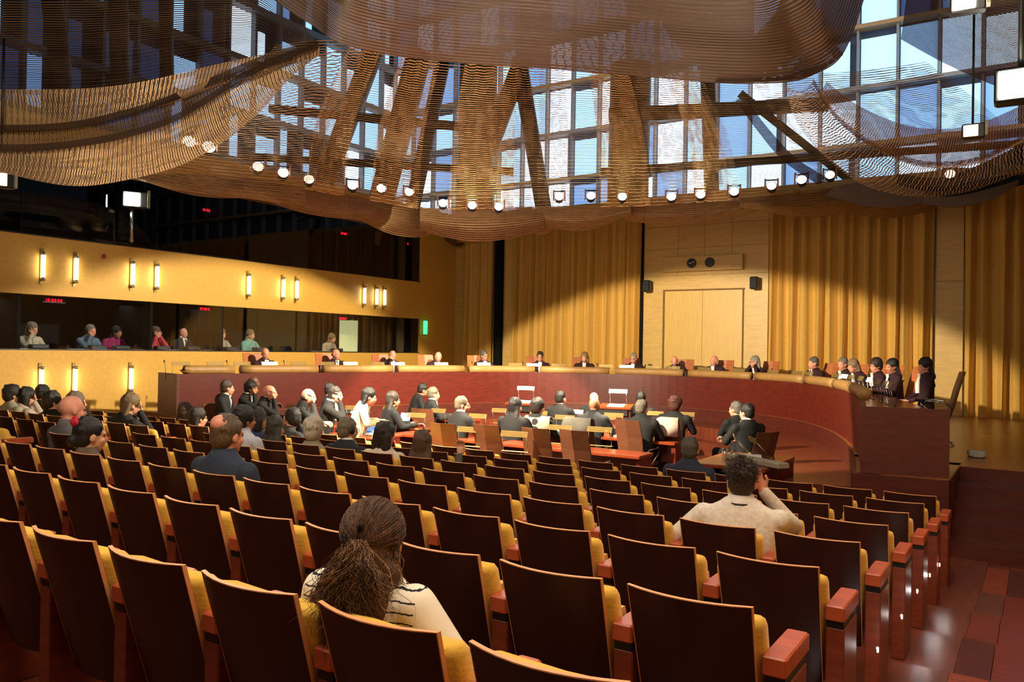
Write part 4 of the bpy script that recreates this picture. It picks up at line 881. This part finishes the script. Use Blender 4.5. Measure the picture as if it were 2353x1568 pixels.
def person(label, loc, yaw, pose='lap', hair='short', hc=(60, 44, 34), skin=0, gar=(30, 32, 40), gname='jacket', hy=0., hp=0., legs=False, vox=.013, fem=0, wide=1., scale=1., extra=(), seed=0, group=None, short=False):
    body, g, tr, H, HR, ln = figure(pose, hy, hp, legs, vox, fem, wide, short)
    t = thing('person', label, 'person', loc, yaw, group); t.scale = (scale,) * 3
    obj('body', body, skin_c[skin], t); obj(gname, g, clothm(gar), t)
    if tr: obj('trousers', tr, clothm(tuple(int(v * .6) for v in gar) if sum(gar) < 200 else (34, 34, 40)), t)
    E4 = HR.to_euler()
    if hair != 'bald': o = obj('hair', hair_mesh(hair, vox, seed), hairm(hc), t, H, E4)
    for s in (-1, 1): obj('eye', EYE, eye_m, t, H + HR @ Vector((s * .030, .080, .004)), E4)
    for e in extra:
        if e == 'jabot':
            b = B(); b.loft([[lean_pt((x * w, y, z), ln) for x, y in ((-1, .118 - .03 * (z > .98)), (0, .150 - .03 * (z > .98)), (1, .118 - .03 * (z > .98)), (1, .10), (-1, .10))] for z, w in ((.76, .035), (.90, .042), (1.0, .035), (1.06, .045))])
            obj('white_jabot', b, paper, t)
        if e in ('shirt', 'tie'):
            b = B(); b.loft([[lean_pt((x * w, y, z), ln) for x, y in ((-1, .108 - .04 * (z > 1)), (0, .128 - .04 * (z > 1)), (1, .108 - .04 * (z > 1)), (1, .08), (-1, .08))] for z, w in ((.82, .008), (.96, .045), (1.07, .060))])
            obj('shirt_front', b, paper, t)
            r_ = [[lean_pt((.062 * math.cos(a) * k2, .060 * math.sin(a) * k2 + .002, z), ln) for a in (2 * PI * k / 16 for k in range(16))] for z, k2 in ((1.045, 1.12), (1.105, 1.02), (1.100, .8))]
            obj('shirt_collar', B().loft(r_, caps=False).mesh('shirt_collar', True), paper, t)
        if e == 'tie':
            b = B(); b.loft([[lean_pt((x * w, y, z), ln) for x, y in ((-1, .136 - .042 * (z > 1)), (1, .136 - .042 * (z > 1)), (1, .125 - .045 * (z > 1)), (-1, .125 - .045 * (z > 1)))] for z, w in ((.74, .028), (.80, .03), (1.0, .016), (1.045, .022))])
            obj('tie', b, M('dark_tie', (24, 26, 40), .6), t)
        if e == 'crown':
            obj('bald_crown', smooth(B().ell((.005, -.068, .078), (.058, .056, .052), 14, 10), 'bald_crown'), skin_c[skin], t, H, E4)
        if e == 'collar':
            r_ = [[lean_pt((.066 * math.cos(a) * k2, .062 * math.sin(a) * k2 - .004, z), ln) for a in (2 * PI * k / 16 for k in range(16))] for z, k2 in ((1.035, 1.35), (1.105, 1.08), (1.09, .85))]
            obj('collar', B().loft(r_, caps=False).mesh('collar', True), clothm(gar), t)
        if e == 'glasses':
            b = B()
            for s in (-1, 1):
                b.tube([(s * .032 + .022 * math.cos(a), .098, .004 + .017 * math.sin(a)) for a in (2 * PI * k / 12 for k in range(13))], .0022, 5); b.tube([(s * .054, .097, .006), (s * .078, .0, .006)], .0022, 5)
            b.tube([(-.01, .098, .006), (.01, .098, .006)], .0022, 5); obj('glasses', smooth(b, 'glasses'), black, t, H, E4)
        if e == 'headset':
            b = B(); b.tube([(.088 * math.cos(a), -.01, .01 + .105 * math.sin(a)) for a in (PI * k / 12 for k in range(13))], .006, 6); b.ell((.088, -.01, 0), (.012, .03, .03), 10, 6); b.ell((-.088, -.01, 0), (.012, .03, .03), 10, 6)
            obj('headphones', smooth(b, 'headphones'), black, t, H, E4)
        if e == 'flower':
            b = B(); r = random.Random(5)
            for k in range(14): a = k * 2.4; b.ell((-.01 + .034 * math.cos(a) * (k / 14), -.098 - .018 * (1 - k / 14), .098 + .026 * math.sin(a) * (k / 14)), (.024, .018, .022), 8, 5)
            obj('red_flower', smooth(b, 'red_flower'), M('flower_red', (190, 26, 50), .7), t, H, E4)
        if e == 'lanyard':
            r_ = [lean_pt((.078 * math.cos(a), .072 * math.sin(a) - .01, 1.055), ln) for a in (PI * (.95 + 1.1 * k / 12) for k in range(13))]
            obj('lanyard', smooth(B().tube(r_ + [lean_pt((.06, .12, .95), ln), lean_pt((0, .16, .82), ln)], .006, 6), 'lanyard'), black, t)
    return t
def seated(row, i, label, dx=0., dy=0., dz=-.10, yaw=0., **k):
    x, y = seat_xy(row, i); return person(label, (x + dx, y + .24 + dy, terr(row) + dz), yaw, **k)
BR, DK, GY, LB, WH = (60, 40, 28), (16, 13, 13), (92, 86, 78), (96, 74, 50), (176, 168, 150)
# --- public: each on the row of seats where the survey shows the head
def at_row(row, px, py, label, yaw=0., hy=0., hp=.05, pose='lap', scale=1., **k):
    scale *= 1.2; k['wide'] = k.get('wide', 1.08)
    L_, R_, ln = POSE[pose]; hd = Matrix.Rotation(yaw, 3, 'Z') @ lean_pt((0, .02 + .03 * (ln > .1), HY), ln) * scale
    y = V0 + ROWP * row + .26; h = at_y(px, py, y + hd.y); dz = h.z - hd.z - terr(row)
    return person(label, (h.x - hd.x, y, terr(row) + max(-.60, min(.12, dz))), yaw, pose=pose, hy=hy, hp=hp, scale=scale, **k)
at_row(6, 1586, 1036, 'grey-haired man in a navy jacket in the row nearest the court', hair='short', hc=GY, gar=(40, 44, 66), hy=.2, extra=('collar',), wide=1.1)
at_row(4, 972, 1022, 'woman with long brown hair and a grey jacket, rightmost of the occupied middle row', hair='long', hc=(96, 66, 48), gar=(96, 88, 80), pose='raise', hy=.35, fem=1)
at_row(4, 886, 1002, 'woman with straight dark hair in a sleeveless white top', hair='bob', hc=(38, 26, 26), gar=(232, 214, 196), gname='top', skin=1, hy=-.05, fem=1, short=True)
at_row(4, 800, 990, 'man with thin grey hair, headphones and dark suit raising his hand', hair='short', hc=(134, 118, 96), gar=(40, 44, 56), pose='raise', hy=-.25, extra=('shirt', 'headset', 'glasses'), wide=1.1)
at_row(4, 722, 992, 'woman with curly white hair and black and white patterned blouse', hair='curly', hc=(222, 208, 184), gar=(150, 140, 118), gname='blouse', hy=.35, fem=1)
at_row(4, 634, 985, 'woman with greying dark straight hair and black top', hair='long', hc=(66, 60, 56), gar=(26, 24, 34), gname='top', hy=.25, fem=1)
at_row(5, 672, 965, 'dark-haired man with glasses leaning towards the woman with greying hair', hair='thick', hc=DK, gar=(60, 60, 64), pose='hands', hy=1.3, hp=.3, extra=('glasses',))
at_row(1, 524, 1003, 'large balding man in a dark blue jacket, seen from behind in the middle rows', hair='short', hc=(112, 88, 66), gar=(44, 54, 74), hy=.05, extra=('collar', 'crown'), wide=1.2, scale=1.05, skin=1, vox=.009)
at_row(3, 562, 966, 'black-haired man in a pale grey shirt behind the balding man in blue', hair='thick', hc=DK, gar=(190, 190, 204), gname='shirt', hy=-.2, extra=('collar',), skin=2)
at_row(4, 592, 965, 'person with short dark hair in a blue top beyond the man in the pale shirt', hair='bob', hc=DK, gar=(44, 50, 96), gname='top', hy=.1)
at_row(5, 456, 962, 'woman with dark wavy hair in a dusky pink top', hair='longwave', hc=(40, 30, 28), gar=(150, 64, 72), gname='top', hy=-.2, fem=1, scale=1.06)
at_row(6, 426, 948, 'woman with wavy brown hair and light top next to the woman in pink', hair='longwave', hc=(84, 62, 46), gar=(190, 180, 160), gname='top', hy=.2, fem=1, scale=1.06)
at_row(4, 302, 962, 'woman with long light brown hair, glasses and black top, chin on her hands', hair='long', hc=(132, 104, 66), gar=(34, 34, 38), gname='top', pose='hands', hy=-.3, hp=.15, fem=1, extra=('glasses',), scale=1.2, vox=.011)
at_row(2, 165, 975, 'bald man in a grey jacket at the left, seen from behind', hair='bald', gar=(112, 108, 112), hy=-.1, hp=.1, extra=('collar',), skin=1, scale=1.2, vox=.011)
at_row(1, 208, 1003, 'woman with dark hair tied up with a red flower and brown striped jacket', hair='bun', hc=(26, 22, 26), gar=(104, 84, 66), hy=-.2, fem=1, extra=('flower', 'collar'), scale=1.08, vox=.011)
at_row(4, 176, 926, 'grey-haired man in dark suit holding his hand to his face, left block', hair='thick', hc=(136, 116, 100), gar=(26, 26, 34), pose='hands', hy=-.2, scale=1.12, extra=('shirt',))
at_row(4, 122, 924, 'man with tousled dark hair in a black jacket, left block', hair='thick', hc=(54, 48, 44), gar=(34, 34, 32), hy=-.3, scale=1.12, seed=2)
at_row(5, 100, 905, 'person with dark hair mostly hidden behind the man with tousled hair', hair='short', hc=DK, gar=(40, 40, 40), hy=0, scale=1.1)
at_row(4, 64, 914, 'woman with dark chin-length hair and pale pink top, hand at her face, left block', hair='bob', hc=DK, gar=(210, 190, 176), gname='top', pose='hands', hy=-.1, fem=1, scale=1.12)
at_row(4, 30, 908, 'person with curly dark hair and pale green jacket at the far left', hair='thick', hc=(40, 34, 30), gar=(176, 172, 150), hy=-.2, scale=1.1, seed=4)
at_row(5, 18, 888, 'dark-haired man in a white shirt, farthest left of the audience', hair='short', hc=(44, 34, 30), gar=(214, 208, 210), gname='shirt', hy=-.3, scale=1.12)
at_row(1, -30, 1000, 'person in dark blue at the left edge, body cut off by the picture', hair='short', hc=DK, gar=(22, 26, 44), pose='armR', hy=0)

# --- hair strands for the two nearest figures
def strands(paths, r, name, n=5):
    b = B()
    for p in paths: m = len(p); b.tube(p, [r * (1 - .75 * (i / (m - 1)) ** 3) for i in range(m)], 3, caps=False)
    return smooth(b, name)
hair_dark = hairm((84, 54, 38)); hair_mid = hairm((146, 94, 60)); hair_gold = hairm((206, 150, 98))
def near_woman():
    hq = at_y(850, 1248, V0 - ROWP + .27); x, y = hq.x, V0 - ROWP
    t = thing('person', 'woman in the foreground with long half-tied brown hair and a white top with black stripes', 'person', (x, y + .27, hq.z - (HY - .035) * 1.12), .12); t.scale = (1.12,) * 3
    body, g, tr, H, HR, ln = figure('armR', .42, .05, True, .0075, 1, .92, True, .035)
    obj('body', body, skin_c[0], t)
    m = M('striped_jersey', (238, 226, 206), .85, var=.04); nt = m.node_tree; N = nt.nodes.new; L = nt.links.new; bs_ = nt.nodes['Principled BSDF']
    src = bs_.inputs['Base Color'].links[0].from_socket
    tc = N('ShaderNodeTexCoord'); sp = N('ShaderNodeSeparateXYZ'); L(tc.outputs['Object'], sp.inputs[0]); nz = N('ShaderNodeTexNoise'); nz.inputs['Scale'].default_value = 90; L(tc.outputs['Object'], nz.inputs['Vector'])
    ma = N('ShaderNodeMath'); ma.operation = 'MULTIPLY_ADD'; L(nz.outputs['Fac'], ma.inputs[0]); ma.inputs[1].default_value = .006; L(sp.outputs['Z'], ma.inputs[2])
    mu = N('ShaderNodeMath'); mu.operation = 'MULTIPLY'; mu.inputs[1].default_value = 34; L(ma.outputs[0], mu.inputs[0]); fr = N('ShaderNodeMath'); fr.operation = 'FRACT'; L(mu.outputs[0], fr.inputs[0])
    lt = N('ShaderNodeMath'); lt.operation = 'LESS_THAN'; lt.inputs[1].default_value = .16; L(fr.outputs[0], lt.inputs[0])
    ax = N('ShaderNodeMath'); ax.operation = 'ABSOLUTE'; L(sp.outputs['X'], ax.inputs[0]); l2 = N('ShaderNodeMath'); l2.operation = 'LESS_THAN'; l2.inputs[1].default_value = .196; L(ax.outputs[0], l2.inputs[0])
    an = N('ShaderNodeMath'); an.operation = 'MULTIPLY'; L(lt.outputs[0], an.inputs[0]); L(l2.outputs[0], an.inputs[1])
    mx = N('ShaderNodeMix'); mx.data_type = 'RGBA'; L(an.outputs[0], mx.inputs['Factor']); L(src, mx.inputs['A']); mx.inputs['B'].default_value = (.012, .012, .02, 1); L(mx.outputs['Result'], bs_.inputs['Base Color'])
    obj('striped_top', g, m, t); obj('trousers', tr, clothm((24, 26, 40)), t)
    b = B(); b.ell((0, -.018, .034), (.088, .100, .092), 20, 14); b.ell((0, -.045, -.03), (.080, .066, .085), 16, 10)
    b.cap((0, -.085, -.02), (0, -.105, -.16), .062, .078, 14, ((0, 1, 0), .7)); b.cap((-.03, -.10, -.14), (-.04, -.105, -.27), .075, .05, 14, ((0, 1, 0), .6)); b.cap((.05, -.085, -.08), (.06, -.085, -.15), .05, .03, 12, ((0, 1, 0), .6)); b.cap((-.06, -.085, -.10), (-.15, -.085, -.21), .06, .045, 12, ((0, 1, 0), .6))
    hm_ = obj('hair', remeshed(b, 'hair', .012, 3), hairm((104, 68, 46)), t, H, HR.to_euler())
    r = random.Random(3); tie = Vector((-.02, -.125, .012)); P1, P2, P3 = [], [], []
    for i in range(1500):             # pulled back from the brow and the sides to the tie
        a = r.uniform(-.25, PI + .25); e = r.uniform(-.1, 1.45); d = Vector((math.cos(a) * math.cos(e), math.sin(a) * math.cos(e) * .5, math.sin(e))); g_ = r.uniform(0, .006)
        p0 = Vector((d.x * (.089 + g_), d.y * .10 - .018, d.z * (.094 + g_) + .034)); pts = []
        for k in range(9):
            f = k / 8; q = p0.lerp(tie, f); c = Vector((0, -.018, .034)); v = q - c; u = Vector((v.x / .091, v.y / .104, v.z / .096)); l = max(.001, u.length)
            if f < .93: q = c + Vector((u.x / l * (.091 + g_), u.y / l * (.104 + g_), u.z / l * (.096 + g_)))
            pts.append(q + Vector((r.gauss(0, .0008), 0, r.gauss(0, .0008))))
        (P1 if i % 3 else P2).append(pts)
    for i in range(2700):            # loose lower lengths and the tail, wavy
        s = r.uniform(-1, 1); tail = i % 3 == 0
        if tail: p0 = tie + Vector((r.gauss(0, .012), r.uniform(-.02, 0), r.gauss(0, .008))); wdt = r.gauss(0, .05); ln_ = r.uniform(.10, .24)
        else: p0 = Vector((s * .084, -.018 - .088 * math.sqrt(max(0, 1 - s * s * .95)), r.uniform(-.05, .0))); wdt = s * (.075 if s < 0 else .03) + r.gauss(0, .020) - .04 * (s > -.2); ln_ = r.uniform(.16, .31) * (.75 if s > .35 else 1) * (1 - .25 * abs(s))
        ph = r.uniform(0, 6.28); am = r.uniform(.006, .020); pts = []
        for k in range(12):
            f = k / 11; pts.append(p0 + Vector((wdt * f ** .8 + am * math.sin(ph + f * 14) * f ** .5, -(.030 + .02 * (1 - abs(s))) * math.sin(min(1, f * 1.6) * PI * .5) + am * math.cos(ph + f * 12) * f, -ln_ * f)))
        (P3 if r.random() < .30 else P1 if r.random() < .5 else P2).append(pts)
    E4 = HR.to_euler()
    for P, m_ in ((P1, hair_dark), (P2, hair_mid), (P3, hair_gold)): tag(obj('hair_strands', strands(P, .00105, 'hair_strands'), m_, t, H, E4), kind='stuff')
    obj('hair_tie', smooth(B().tube([tie + Vector((.016 * math.cos(a), -.004, .013 * math.sin(a))) for a in (2 * PI * k / 12 for k in range(13))], .005, 6), 'hair_tie'), black, t, H, E4)
near_woman()
def near_man():
    hq = at_y(1703, 1110, V0 + 2 * ROWP + .27); x, y = hq.x, V0 + 2 * ROWP
    t = person('young man with tousled brown hair in white shirt and black lanyard, hand at face', (x, y + .27, hq.z - HY * 1.06), .16, pose='wide', hair='short', hc=(58, 36, 26), skin=1, gar=(240, 226, 212), gname='shirt', hy=.06, hp=.08, vox=.0075, extra=('collar', 'lanyard'), wide=1.18, scale=1.06)
    body, g, tr, H, HR, ln = figure('wide', .06, .08, False, .0075, 0, 1.18, False); r = random.Random(9); P = []
    for i in range(1500):
        a = r.uniform(0, 2 * PI); e = r.uniform(-.75, 1.5); d = Vector((math.cos(a) * math.cos(e), math.sin(a) * math.cos(e), math.sin(e)))
        if d.y > .25 and d.z < .35: continue
        if d.z < -.3 and abs(d.x) > .75: continue
        p0 = Vector((d.x * .080, d.y * .094 - .022, d.z * .088 + .035)); L = r.uniform(.018, .040) * (1.1 if d.z > .2 else .55)
        f = (d * .75 + Vector((r.gauss(0, .5), r.gauss(0, .5), r.gauss(-.3, .4)))).normalized(); P.append([p0, p0 + (d + f).normalized() * L * .5, p0 + d * L * .35 + f * L * .8])
    tag(obj('hair_strands', strands(P, .0020, 'hair_strands'), hairm((62, 40, 28)), t, H, HR.to_euler()), kind='stuff')
near_man()

# --- judges behind the bench
JN = [(605, 'bald', GY, 1, 0, 'desk', 0), (768, 'ring', GY, 1, 0, 'desk', 0), (895, 'bald', GY, 1, 0, 'chin', 0), (998, 'ring', (150, 140, 120), 1, 0, 'write', 0), (1110, 'short', GY, 2, 0, 'desk', 1), (1240, 'short', (70, 52, 40), 1, 0, 'desk', 1),
      (1343, 'bob', (170, 130, 80), 0, 1, 'desk', 0), (1457, 'short', WH, 1, 0, 'desk', 1), (1557, 'ring', GY, 1, 0, 'write', 0), (1645, 'bald', GY, 1, 0, 'desk', 0), (1745, 'bob', WH, 1, 1, 'hands', 1), (1877, 'short', (110, 104, 96), 1, 0, 'desk', 0),
      (1946, 'short', (140, 130, 118), 1, 0, 'desk', 0), (1988, 'bob', (160, 130, 100), 1, 1, 'write', 0), (2024, 'thick', (50, 36, 28), 1, 0, 'desk', 1), (2062, 'long', DK, 2, 1, 'desk', 0), (2128, 'longwave', (24, 22, 28), 1, 1, 'lap', 0)]
jl = ['bald judge leftmost behind the bench, head bowed', 'judge with a fringe of grey hair, second from the left of the bench', 'bald judge with hand at chin, third from the left of the bench', 'grey-fringed judge bending down, before the corner of the room', 'grey-haired judge with glasses in front of the narrow curtain',
      'brown-haired judge with glasses left in front of the wide curtain', 'fair-haired woman judge in the middle of the bench with a high chair', 'white-haired judge with glasses just left of the door panelling', 'judge with bald crown bending down before the left door leaf', 'bald judge sitting before the right door leaf', 'white-haired judge with both hands raised to the face',
      'grey-haired judge at the corner where the bench turns', 'grey-haired judge looking left on the right arm of the bench', 'blond woman judge bending on the right arm of the bench', 'tall dark-haired judge on the right arm of the bench', 'woman judge with long black hair near the end of the bench', 'woman with long dark wavy hair in a robe at the right end of the bench']
for (px, hr, hc, sk, fm, po, gl_), l in zip(JN, jl):
    s = bench_spot(px, 1.22 if px < 2100 else 1.5, 1.95); p, d = s; w = yaw_of(d); z = PZ - .045
    if px == 2128: z += .02
    person(l, (p.x, p.y, z - .12), w, pose=po, hair=hr, hc=hc, skin=sk, gar=(70, 16, 34), gname='robe', hy=(.3 if px % 3 == 0 else -.2) if px < 1900 else .35, hp=.25 if po == 'write' else .1, scale=1.12, vox=.016, fem=fm, extra=('jabot',) + (('glasses',) if gl_ else ()))
    if px < 2100:
        q = p - d * .22; armchair((q.x + (.12 * -d.y if px > 1500 else -.12 * -d.y), q.y + (.12 * d.x if px > 1500 else -.12 * d.x), PZ + .03), w, ('orange brown high-backed chair of the ' + l.split(',')[0]).replace(' behind the bench', '').replace(' in front of', ' before').split(' sitting')[0].split(' bending')[0].split(' looking')[0].split(' in the middle')[0].split(' near the')[0] + (', second of two' if px in (1946, 2128) else ''), 'chairs behind the bench', False)
s = bench_spot(2210, 1.7, 1.7)
p = at_depth(2192, 900, 12.1); armchair((p.x, p.y, PZ), 1.75, 'empty curved wooden armchair behind the right end of the bench')
p = at_depth(2366, 900, 18.5); armchair((p.x, p.y, PZ), -.6, 'dark chair cut by the right edge of the picture, before the far curtain')
# --- interpreters in the lower booths
IL = [(62, 'bob', (150, 130, 110), 0, (216, 204, 178), 'chin', 'woman in a cream jacket, leftmost interpreter behind the lower glass', 1), (197, 'short', (150, 138, 120), 1, (110, 136, 160), 'chin', 'grey-haired interpreter in a light blue shirt, hand at the chin', 0), (252, 'long', DK, 2, (176, 40, 110), 'write', 'dark-haired interpreter in a magenta top, head bowed', 1),
      (346, 'longwave', (110, 70, 46), 1, (236, 84, 96), 'hands', 'interpreter with brown hair in a coral red top', 1), (415, 'bald', DK, 1, (34, 38, 52), 'desk', 'bald interpreter in dark suit and tie', 0), (503, 'longwave', (140, 116, 84), 0, (196, 190, 170), 'desk', 'interpreter with wavy fair hair and pale top', 1),
      (570, 'long', (160, 130, 96), 0, (150, 210, 190), 'desk', 'interpreter with long fair hair in a mint green top', 1), (748, 'bob', (180, 148, 92), 0, (214, 196, 160), 'write', 'blond interpreter in beige bending over papers before the lit doorway', 1)]
cd = M('booth_chair', (36, 38, 46), .7)
for i, (px, hr, hc, sk, g, po, l, fm) in enumerate(IL):
    p = at_x(px, 770, XL - 1.05); person(l, (p.x, p.y, LW0 - .88), -PI / 2 + .15, scale=1.1, pose=po, hair=hr, hc=hc, skin=sk, gar=g, gname='top', hy=0, hp=.2 if po == 'write' else .08, vox=.016, fem=fm, extra=('headset',) + (('tie',) if px == 415 else ()))
    p = at_x(px + 26, 795, XL - .6)
    t = thing('interpreter_console', 'dark console with a sheet beside it on the booth ledge, %s from the left' % nth[i], 'console', (p.x, p.y, LW0 + .008), -PI / 2, 'consoles on the booth ledge')
    obj('console_body', B().rbox(-.17, .17, -.10, .10, 0, .09, .02), M('console_grey', (52, 56, 62), .5), t); obj('gooseneck', smooth(B().tube([(.1, 0, .08), (.12, 0, .2), (.02, .05, .30)], .005, 6), 'gooseneck'), black, t)
    p = at_x(px - 22, 798, XL - .4); lay('paper_sheet', B().rbox(-.15, .15, -.1, .1, 0, .008, .002), paper, (p.x, p.y, LW0 + .008), .4 + i, ('white sheets by the ' + l.split(',')[0]).split(' bending')[0], 'paper')
for k, e in enumerate((( 'light_strip', -16.9, 8.1), ('light_strip', -16.9, 8.45))): pass
booth_light = light('booth_glow', 'AREA', (XL - 1.0, 9, 2.98), (XL - 1.0, 9, 0), 40, (1, .92, .8), .5, 18)

# --- court: counsel and staff
CN = [(524, 893, 'short', (84, 66, 54), 1, (30, 32, 42), 'desk', -.9, .5, ('tie', 'shirt'), 'man in dark suit and tie at the far left desk, facing right', 0), (575, 893, 'thick', (26, 22, 20), 2, (26, 26, 30), 'chin', -1.0, 0, ('shirt',), 'man with dark curly hair in black beside the man with a tie', 0),
      (585, 880, 'bald', DK, 3, (34, 32, 34), 'desk', -.6, 0, (), 'shaven dark-skinned man half hidden behind the man with curly hair', 0), (617, 903, 'bald', GY, 1, (20, 20, 22), 'chin', -.9, 0, ('collar',), 'shaven-headed man in black holding his hand out before his face', 0),
      (706, 912, 'ring', (60, 48, 40), 1, (18, 18, 20), 'chin', -.9, -.2, ('collar',), 'balding man in a black gown with hand at his chin', 0), (768, 908, 'short', (52, 42, 38), 1, (18, 18, 20), 'chin', -.9, -.2, ('shirt',), 'dark-haired man in a black gown with hand at chin, beside the balding man', 0),
      (762, 898, 'short', DK, 1, (24, 24, 26), 'desk', -.9, 0, (), 'person hidden behind the dark-haired man in a black gown', 0), (845, 912, 'long', DK, 1, (200, 190, 170), 'write', -.7, 0, (), 'woman with long black hair and cream top at the left desks', 1),
      (905, 920, 'longwave', (66, 56, 48), 1, (18, 20, 28), 'desk', -.5, 0, (), 'woman with greying hair in a black gown before a tablet', 1), (970, 897, 'short', DK, 2, (22, 22, 26), 'write', -.6, 0, (), 'dark-haired man in black reading at the left rear desk', 0), (998, 907, 'short', (120, 108, 92), 1, (34, 34, 38), 'desk', -.6, 0, ('shirt',), 'grey-haired man in dark suit and white collar at the left rear desk', 0),
      (1064, 932, 'short', (126, 112, 92), 1, (22, 24, 24), 'desk', -.25, -.6, ('shirt',), 'large grey-haired man in black at the front desk, head turned right', 0), (1186, 936, 'long', (26, 22, 26), 1, (18, 18, 22), 'desk', 0, -.1, (), 'woman with long black hair below the left lectern', 1),
      (1237, 937, 'thick', (40, 32, 28), 1, (24, 24, 26), 'desk', 0, -.1, (), 'person with short dark hair just right of the woman with black hair', 0), (1290, 917, 'short', (34, 30, 30), 1, (22, 22, 24), 'desk', 0, -.2, (), 'dark-haired man in black between the two lecterns', 0),
      (1366, 917, 'bald', GY, 1, (24, 24, 28), 'desk', 0, 0, (), 'bald man behind another bald man, rear one of the pair', 0), (1367, 932, 'bald', GY, 2, (36, 38, 46), 'desk', 0, 0, ('collar',), 'bald man in dark jacket, nearer one of the pair', 0),
      (1476, 940, 'short', (120, 110, 96), 1, (24, 24, 26), 'desk', .1, -.2, ('collar',), 'grey-haired man in black under the right lectern side', 0), (1474, 918, 'short', DK, 1, (26, 26, 34), 'desk', .1, 0, (), 'dark-haired man behind the grey-haired man in black', 0),
      (1552, 932, 'curly', (90, 46, 34), 1, (28, 26, 28), 'desk', .1, 0, (), 'person with curly reddish hair at the right of the second desk', 1), (1692, 942, 'short', (120, 116, 110), 1, (20, 20, 26), 'chin', .9, .4, (), 'grey-haired man behind the man at the single desk, hand at mouth', 0), (1714, 950, 'short', (30, 26, 24), 1, (22, 24, 28), 'desk', .9, .3, ('shirt',), 'dark-haired man in a black suit at the single desk, turned to the left', 0)]
for i, (px, py, hr, hc, sk, g, po, yw, hy, ex, l, fm) in enumerate(CN):
    hz = 1.27 if px > 900 else 1.38
    p = at_z(px, py, hz)
    if px == 585: p = at_depth(px, py, 15.4)
    p = Vector((0, 0, CZ)) + (p - Vector((0, 0, CZ))) * {575: 1.05, 762: 1.08, 1692: 1.06, 1366: 1.06, 1474: 1.05, 524: .99, 585: 1.02}.get(px, 1)
    L_, R_, ln = POSE[po]; hd = lean_pt((0, .03, HY), ln); sc = 1.13
    off = Matrix.Rotation(yw, 3, 'Z') @ Vector((hd.x, hd.y, 0)) * sc
    person(l, (p.x - off.x, p.y - off.y, p.z - hd.z * sc), yw, pose=po, hair=hr, hc=hc, skin=sk, gar=g, gname='gown' if 'gown' in l else 'jacket', hy=hy, hp=.2 if po == 'write' else .05, legs=True, vox=.015, fem=fm, extra=ex, wide=1.1, scale=sc, seed=i % 3)
